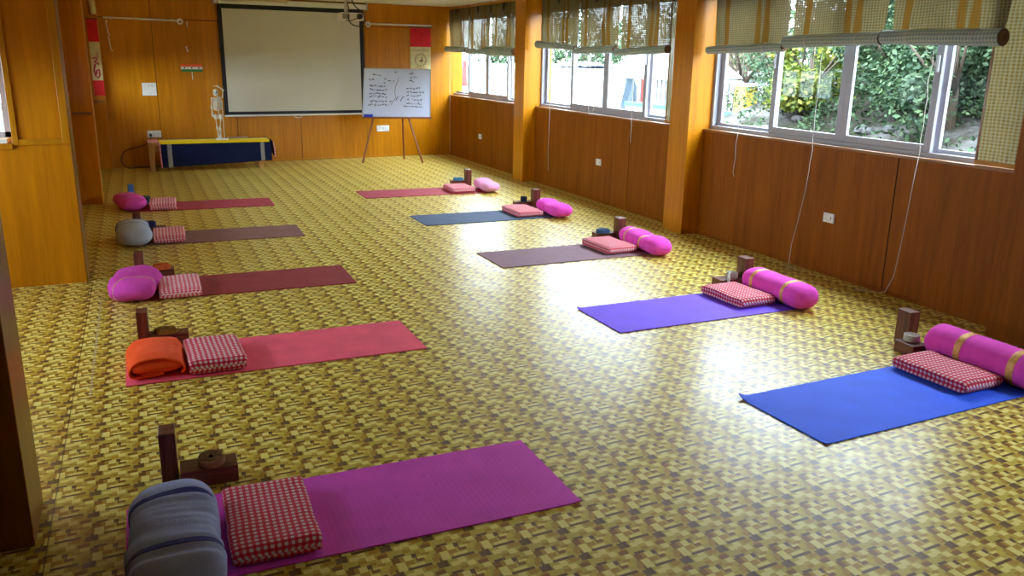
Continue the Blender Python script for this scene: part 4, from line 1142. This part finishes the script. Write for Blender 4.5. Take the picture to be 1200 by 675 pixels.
tree(10.2, 6.4, 1.2, 2.6, 'leaf_mid', 'leafy bush outside the rightmost pane of the nearest window', 5500, .085, 4, 12)
tree(12.4, 11.9, 1.5, 3.4, 'leaf_dark', 'dark bluish green tree behind the yellow-green shrub', 8000, .09, 5, 16, 'tree', name='leafy_tree')
tree(12.6, 8.1, 1.8, 3.6, 'leaf_dark', 'dark tree behind the bushes at the right of the nearest window', 8000, .09, 6, 16, 'tree', name='leafy_tree')
tree(15.6, 17.3, 1.7, 3.5, 'leaf_mid', 'pale green tree seen through the left panes of the nearest window', 7000, .085, 7, 14, 'tree', name='leafy_tree')
tree(16.5, 13.5, 2.8, 4.6, 'leaf_dark', 'tall dark tree on the slope behind the bushes', 9000, .12, 8, 16, 'tree', name='leafy_tree')
tree(16.5, 9.0, 2.8, 4.6, 'leaf_dark', 'tall dark tree on the slope at the far right outside', 9000, .12, 9, 16, 'tree', name='leafy_tree')
tree(17.5, 21.8, 1.9, 3.5, 'leaf_dry', 'reddish dry-leaved tree behind the white railing', 5000, .10, 10, 12, 'tree', z0=.2, name='leafy_tree')
tree(20.5, 14.8, 2.8, 4.2, 'leaf_mid', 'green tree farther behind the white railing', 6000, .12, 14, 14, 'tree', z0=.4, name='leafy_tree')
for k, (x, y, lab) in enumerate(((27, 34, 'green tree behind the tent roof seen in the middle window'), (28, 42, 'green tree over the tarpaulin seen in the middle window'), (27, 50, 'green tree beyond the white building left of the tarpaulin'), (27, 60, 'green tree farthest away beyond the white building'), (25.5, 27, 'green tree right of the tent roof seen in the middle window'))):
    tree(x, y, 4.2, 5.5, 'leaf_mid', lab, 4500, .24, 20 + k, 14, 'tree', z0=-.3, name='leafy_tree')
# stones on the bank below the shrubs
M['stone'] = simple('pale_stone', (.07, .068, .07), .9)
for k in range(16):
    rnd = random.Random(50 + k); x = 8.3 + rnd.random() * 1.3; y = 8.5 + rnd.random() * 3.6
    mb = MB(); r_ = .06 + .07 * rnd.random(); mb.ball((0, 0, 0), r_, r_ * (.7 + .5 * rnd.random()), r_ * .6, 7, 5)
    mb.v = [tuple(Vector(v) * (1 + .25 * noise.noise(Vector(v) * 14 + Vector((k, 0, 0))))) for v in mb.v]
    tag(mb.build('bank_stone', M['stone'], None, False, loc=(x, y, hill(x, y) + r_ * .3)), 'pale stone lying on the bank below the shrubs outside', 'stone', 'pale stones on the bank outside')

# white walled yard with railing, turquoise trim and yellow pillar (left pane of the nearest window)
M['white_paint'] = simple('white_painted_wall', (.62, .66, .66), .8, vary=.05, nscale=3)
M['turquoise'] = simple('turquoise_paint', (.02, .16, .12), .7)
M['yellow_paint'] = simple('yellow_paint', (.34, .24, .03), .7)
M['tarp'] = simple('grey_blue_tarpaulin', (.022, .028, .052), .6, bump=.4, bscale=5)
M['tent'] = simple('white_tent_canvas', (.62, .62, .64), .8)
M['flag_red'] = simple('faded_red_cloth', (.16, .010, .008), .8)
M['flag_blue'] = simple('faded_blue_cloth', (.018, .034, .052), .8)
yw = tag(empty('parapet_wall', (12.0, 17.0, 0)), 'low white wall with turquoise coping outside the nearest window', 'wall')
MB().box(-.10, .10, -2.0, 2.6, -.3, .62).build('wall_body', M['white_paint'], yw); MB().box(-.15, .13, -2.0, 2.6, .62, .72).build('coping', M['turquoise'], yw, bevel=.01)
rl = tag(empty('metal_railing', (12.0, 17.0, .72)), 'white metal railing on top of the low turquoise-edged wall', 'railing')
MB().box(-.03, .03, -2.0, 2.6, .60, .66).build('top_rail', M['white_paint'], rl)
for k in range(24): MB().box(-.012, .012, -1.95 + k * .19, -1.925 + k * .19, 0, .60).build('baluster', M['stone'], rl)
pl_ = tag(empty('gate_pillar', (11.9, 14.72, 0)), 'square yellow pillar at the right end of the low white wall', 'pillar')
MB().box(-.16, .16, -.19, .19, -.3, 1.28).build('shaft', M['yellow_paint'], pl_, bevel=.01); MB().box(-.20, .20, -.23, .23, 1.28, 1.34).build('cap', M['white_paint'], pl_, bevel=.01)
# white building beyond the two far windows
wbld = tag(empty('white_building', (14.5, 33.0, -.5)), 'low white flat-roofed building outside the middle and far windows', 'building')
MB().box(0, 5, -11, 22, -.5, 1.85).build('wall_body', M['white_paint'], wbld); MB().box(-.2, 5.2, -11.2, 22.2, 1.85, 1.98).build('roof_slab', M['white_paint'], wbld)
MB().box(-.05, 0, -11, 22, .35, .42).build('wall_ledge', M['white_pvc'], wbld)
for k in range(6): MB().box(-.06, 0, -8 + k * 5, -6.6 + k * 5, .55, 1.55).build('window_shutter', M['white_pvc'], wbld)
for (y0, y1, lab, sd) in ((26.5, 31.5, 'long crumpled grey-blue tarpaulin lying on the white roof', 1), (22.6, 24.0, 'short crumpled tarpaulin lying beside the tent roof', 2)):
    V = []; F = []; nx, ny = 10, 40
    for i in range(nx + 1):
        for j in range(ny + 1):
            x = 14.35 + 2.2 * i / nx; y = y0 + (y1 - y0) * j / ny
            V.append((x, y, 1.50 + .30 * abs(noise.noise(Vector((x * .9, y * .8, sd)))) + .06 * noise.noise(Vector((x * 4, y * 4, sd)))))
    for i in range(nx):
        for j in range(ny):
            a = i * (ny + 1) + j; F.append((a, a + ny + 1, a + ny + 2, a + 1))
    o = new_obj('tarpaulin', V, F, M['tarp'], None, False); o.modifiers.new('thick', 'SOLIDIFY').thickness = .03
    tag(o, lab, 'tarpaulin')
tt = tag(empty('tent_roof', (13.2, 20.6, 1.1)), 'white sloping tent roof outside the middle window', 'tent')
V = [(-.3, 2.0, .15), (1.2, 2.0, .15), (-.3, -.4, 1.25), (1.2, -.4, 1.25), (-.3, -2.6, .25), (1.2, -2.6, .25)]
o = new_obj('canvas', V, [(0, 1, 3, 2), (2, 3, 5, 4), (0, 2, 4)], M['tent'], tt); o.modifiers.new('thick', 'SOLIDIFY').thickness = .03
for (x, y) in ((-.28, 1.95), (-.28, -2.5), (1.15, 1.95), (1.15, -2.5)): MB().box(x - .03, x + .03, y - .03, y + .03, -1.6, .2).build('pole', M['alu'], tt)
def hanging(x, y, z0, z1, wd, mat, label, seed):
    V = []; F = []; N = 14
    for i in range(N + 1):
        t = i / N; z = z0 + (z1 - z0) * t
        for j in range(5): V.append((x + .05 * math.sin(j * 2 + t * 3 + seed), y + wd * (j / 4 - .5) * (1.5 - t * .8) + .06 * math.sin(t * 5 + seed), z))
    for i in range(N):
        for j in range(4): a = i * 5 + j; F.append((a, a + 1, a + 6, a + 5))
    o = new_obj('cloth_streamer', V, F, M[mat], None, True); o.modifiers.new('thick', 'SOLIDIFY').thickness = .01
    tag(o, label, 'streamer')
hanging(13.0, 21.2, .30, 1.33, .60, 'flag_blue', 'faded blue cloth hanging outside the third pane of the middle window', 1)
hanging(12.8, 20.2, .30, 1.35, .28, 'flag_red', 'faded red cloth hanging beside the blue one outside the middle window', 2)
hanging(12.5, 17.3, .95, 1.75, .22, 'flag_red', 'faded red cloth outside the rightmost pane of the middle window', 3)
hanging(14.2, 38.0, .50, 1.65, .7, 'flag_red', 'slanting red cloth outside the farthest window', 4)
# outside the small left window
tree(-2.2, 10.2, .9, 1.5, 'leaf_dry', 'brown bush outside the small window at the left edge', 2600, .09, 31, 9, z0=-.3)
tree(12.4, 10.3, 1.4, 2.6, 'leaf_dark', 'dark bluish bush between the two trees behind the nearest window', 7000, .085, 41, 16)
tree(11.6, 7.3, 1.3, 2.4, 'leaf_mid', 'mid green bush filling the gap at the right of the nearest window', 6500, .08, 42, 16)
tree(14.6, 11.2, 2.2, 3.4, 'leaf_mid', 'broad pale green tree higher on the slope behind the bushes', 8000, .11, 43, 16, 'tree', name='leafy_tree')
tree(10.0, 5.2, 1.1, 2.2, 'leaf_mid', 'leafy bush half hidden by the let-down blind strip', 5000, .08, 44, 12)
tree(10.3, 9.35, .95, 1.5, 'leaf_mid', 'rounded green shrub right of the yellow-green one outside the nearest window', 6000, .07, 45, 16)
tree(11.6, 10.2, 1.2, 2.3, 'leaf_mid', 'taller green shrub behind the yellow-green one outside the nearest window', 6000, .08, 46, 16)

# low scrub covering the bank under the shrubs
rnd = random.Random(77); V = []; F = []
for i in range(16000):
    x = 8.9 + 5.5 * rnd.random() ** 1.3; y = 4.6 + 8.0 * rnd.random()
    if x < 9.4 + .25 * math.sin(y * 3) and rnd.random() < .75: continue
    cl_ = noise.noise(Vector((x * 1.3, y * 1.3, 4)))
    if cl_ < -.22: continue
    h_ = (.10 + .55 * max(0, cl_ + .3)) * min(1, (x - 8.8) / .8)
    p = Vector((x, y, hill(x, y) + .02 + h_ * rnd.random()))
    ax = Vector((rnd.gauss(0, 1), rnd.gauss(0, 1), rnd.gauss(.5, .6))).normalized(); bx = ax.cross(Vector((rnd.gauss(0, .5), rnd.gauss(0, .5), 1))).normalized()
    s_ = .075 * (.6 + .8 * rnd.random()); k = len(V)
    V += [p, p + ax * s_ * .45 + bx * s_ * .3, p + ax * s_, p + ax * s_ * .45 - bx * s_ * .3]; F += [(k, k + 1, k + 2), (k, k + 2, k + 3)]
tag(new_obj('undergrowth', V, F, M['leaf_mid']), 'low leafy undergrowth covering the bank outside the nearest window', 'undergrowth', None, 'stuff')
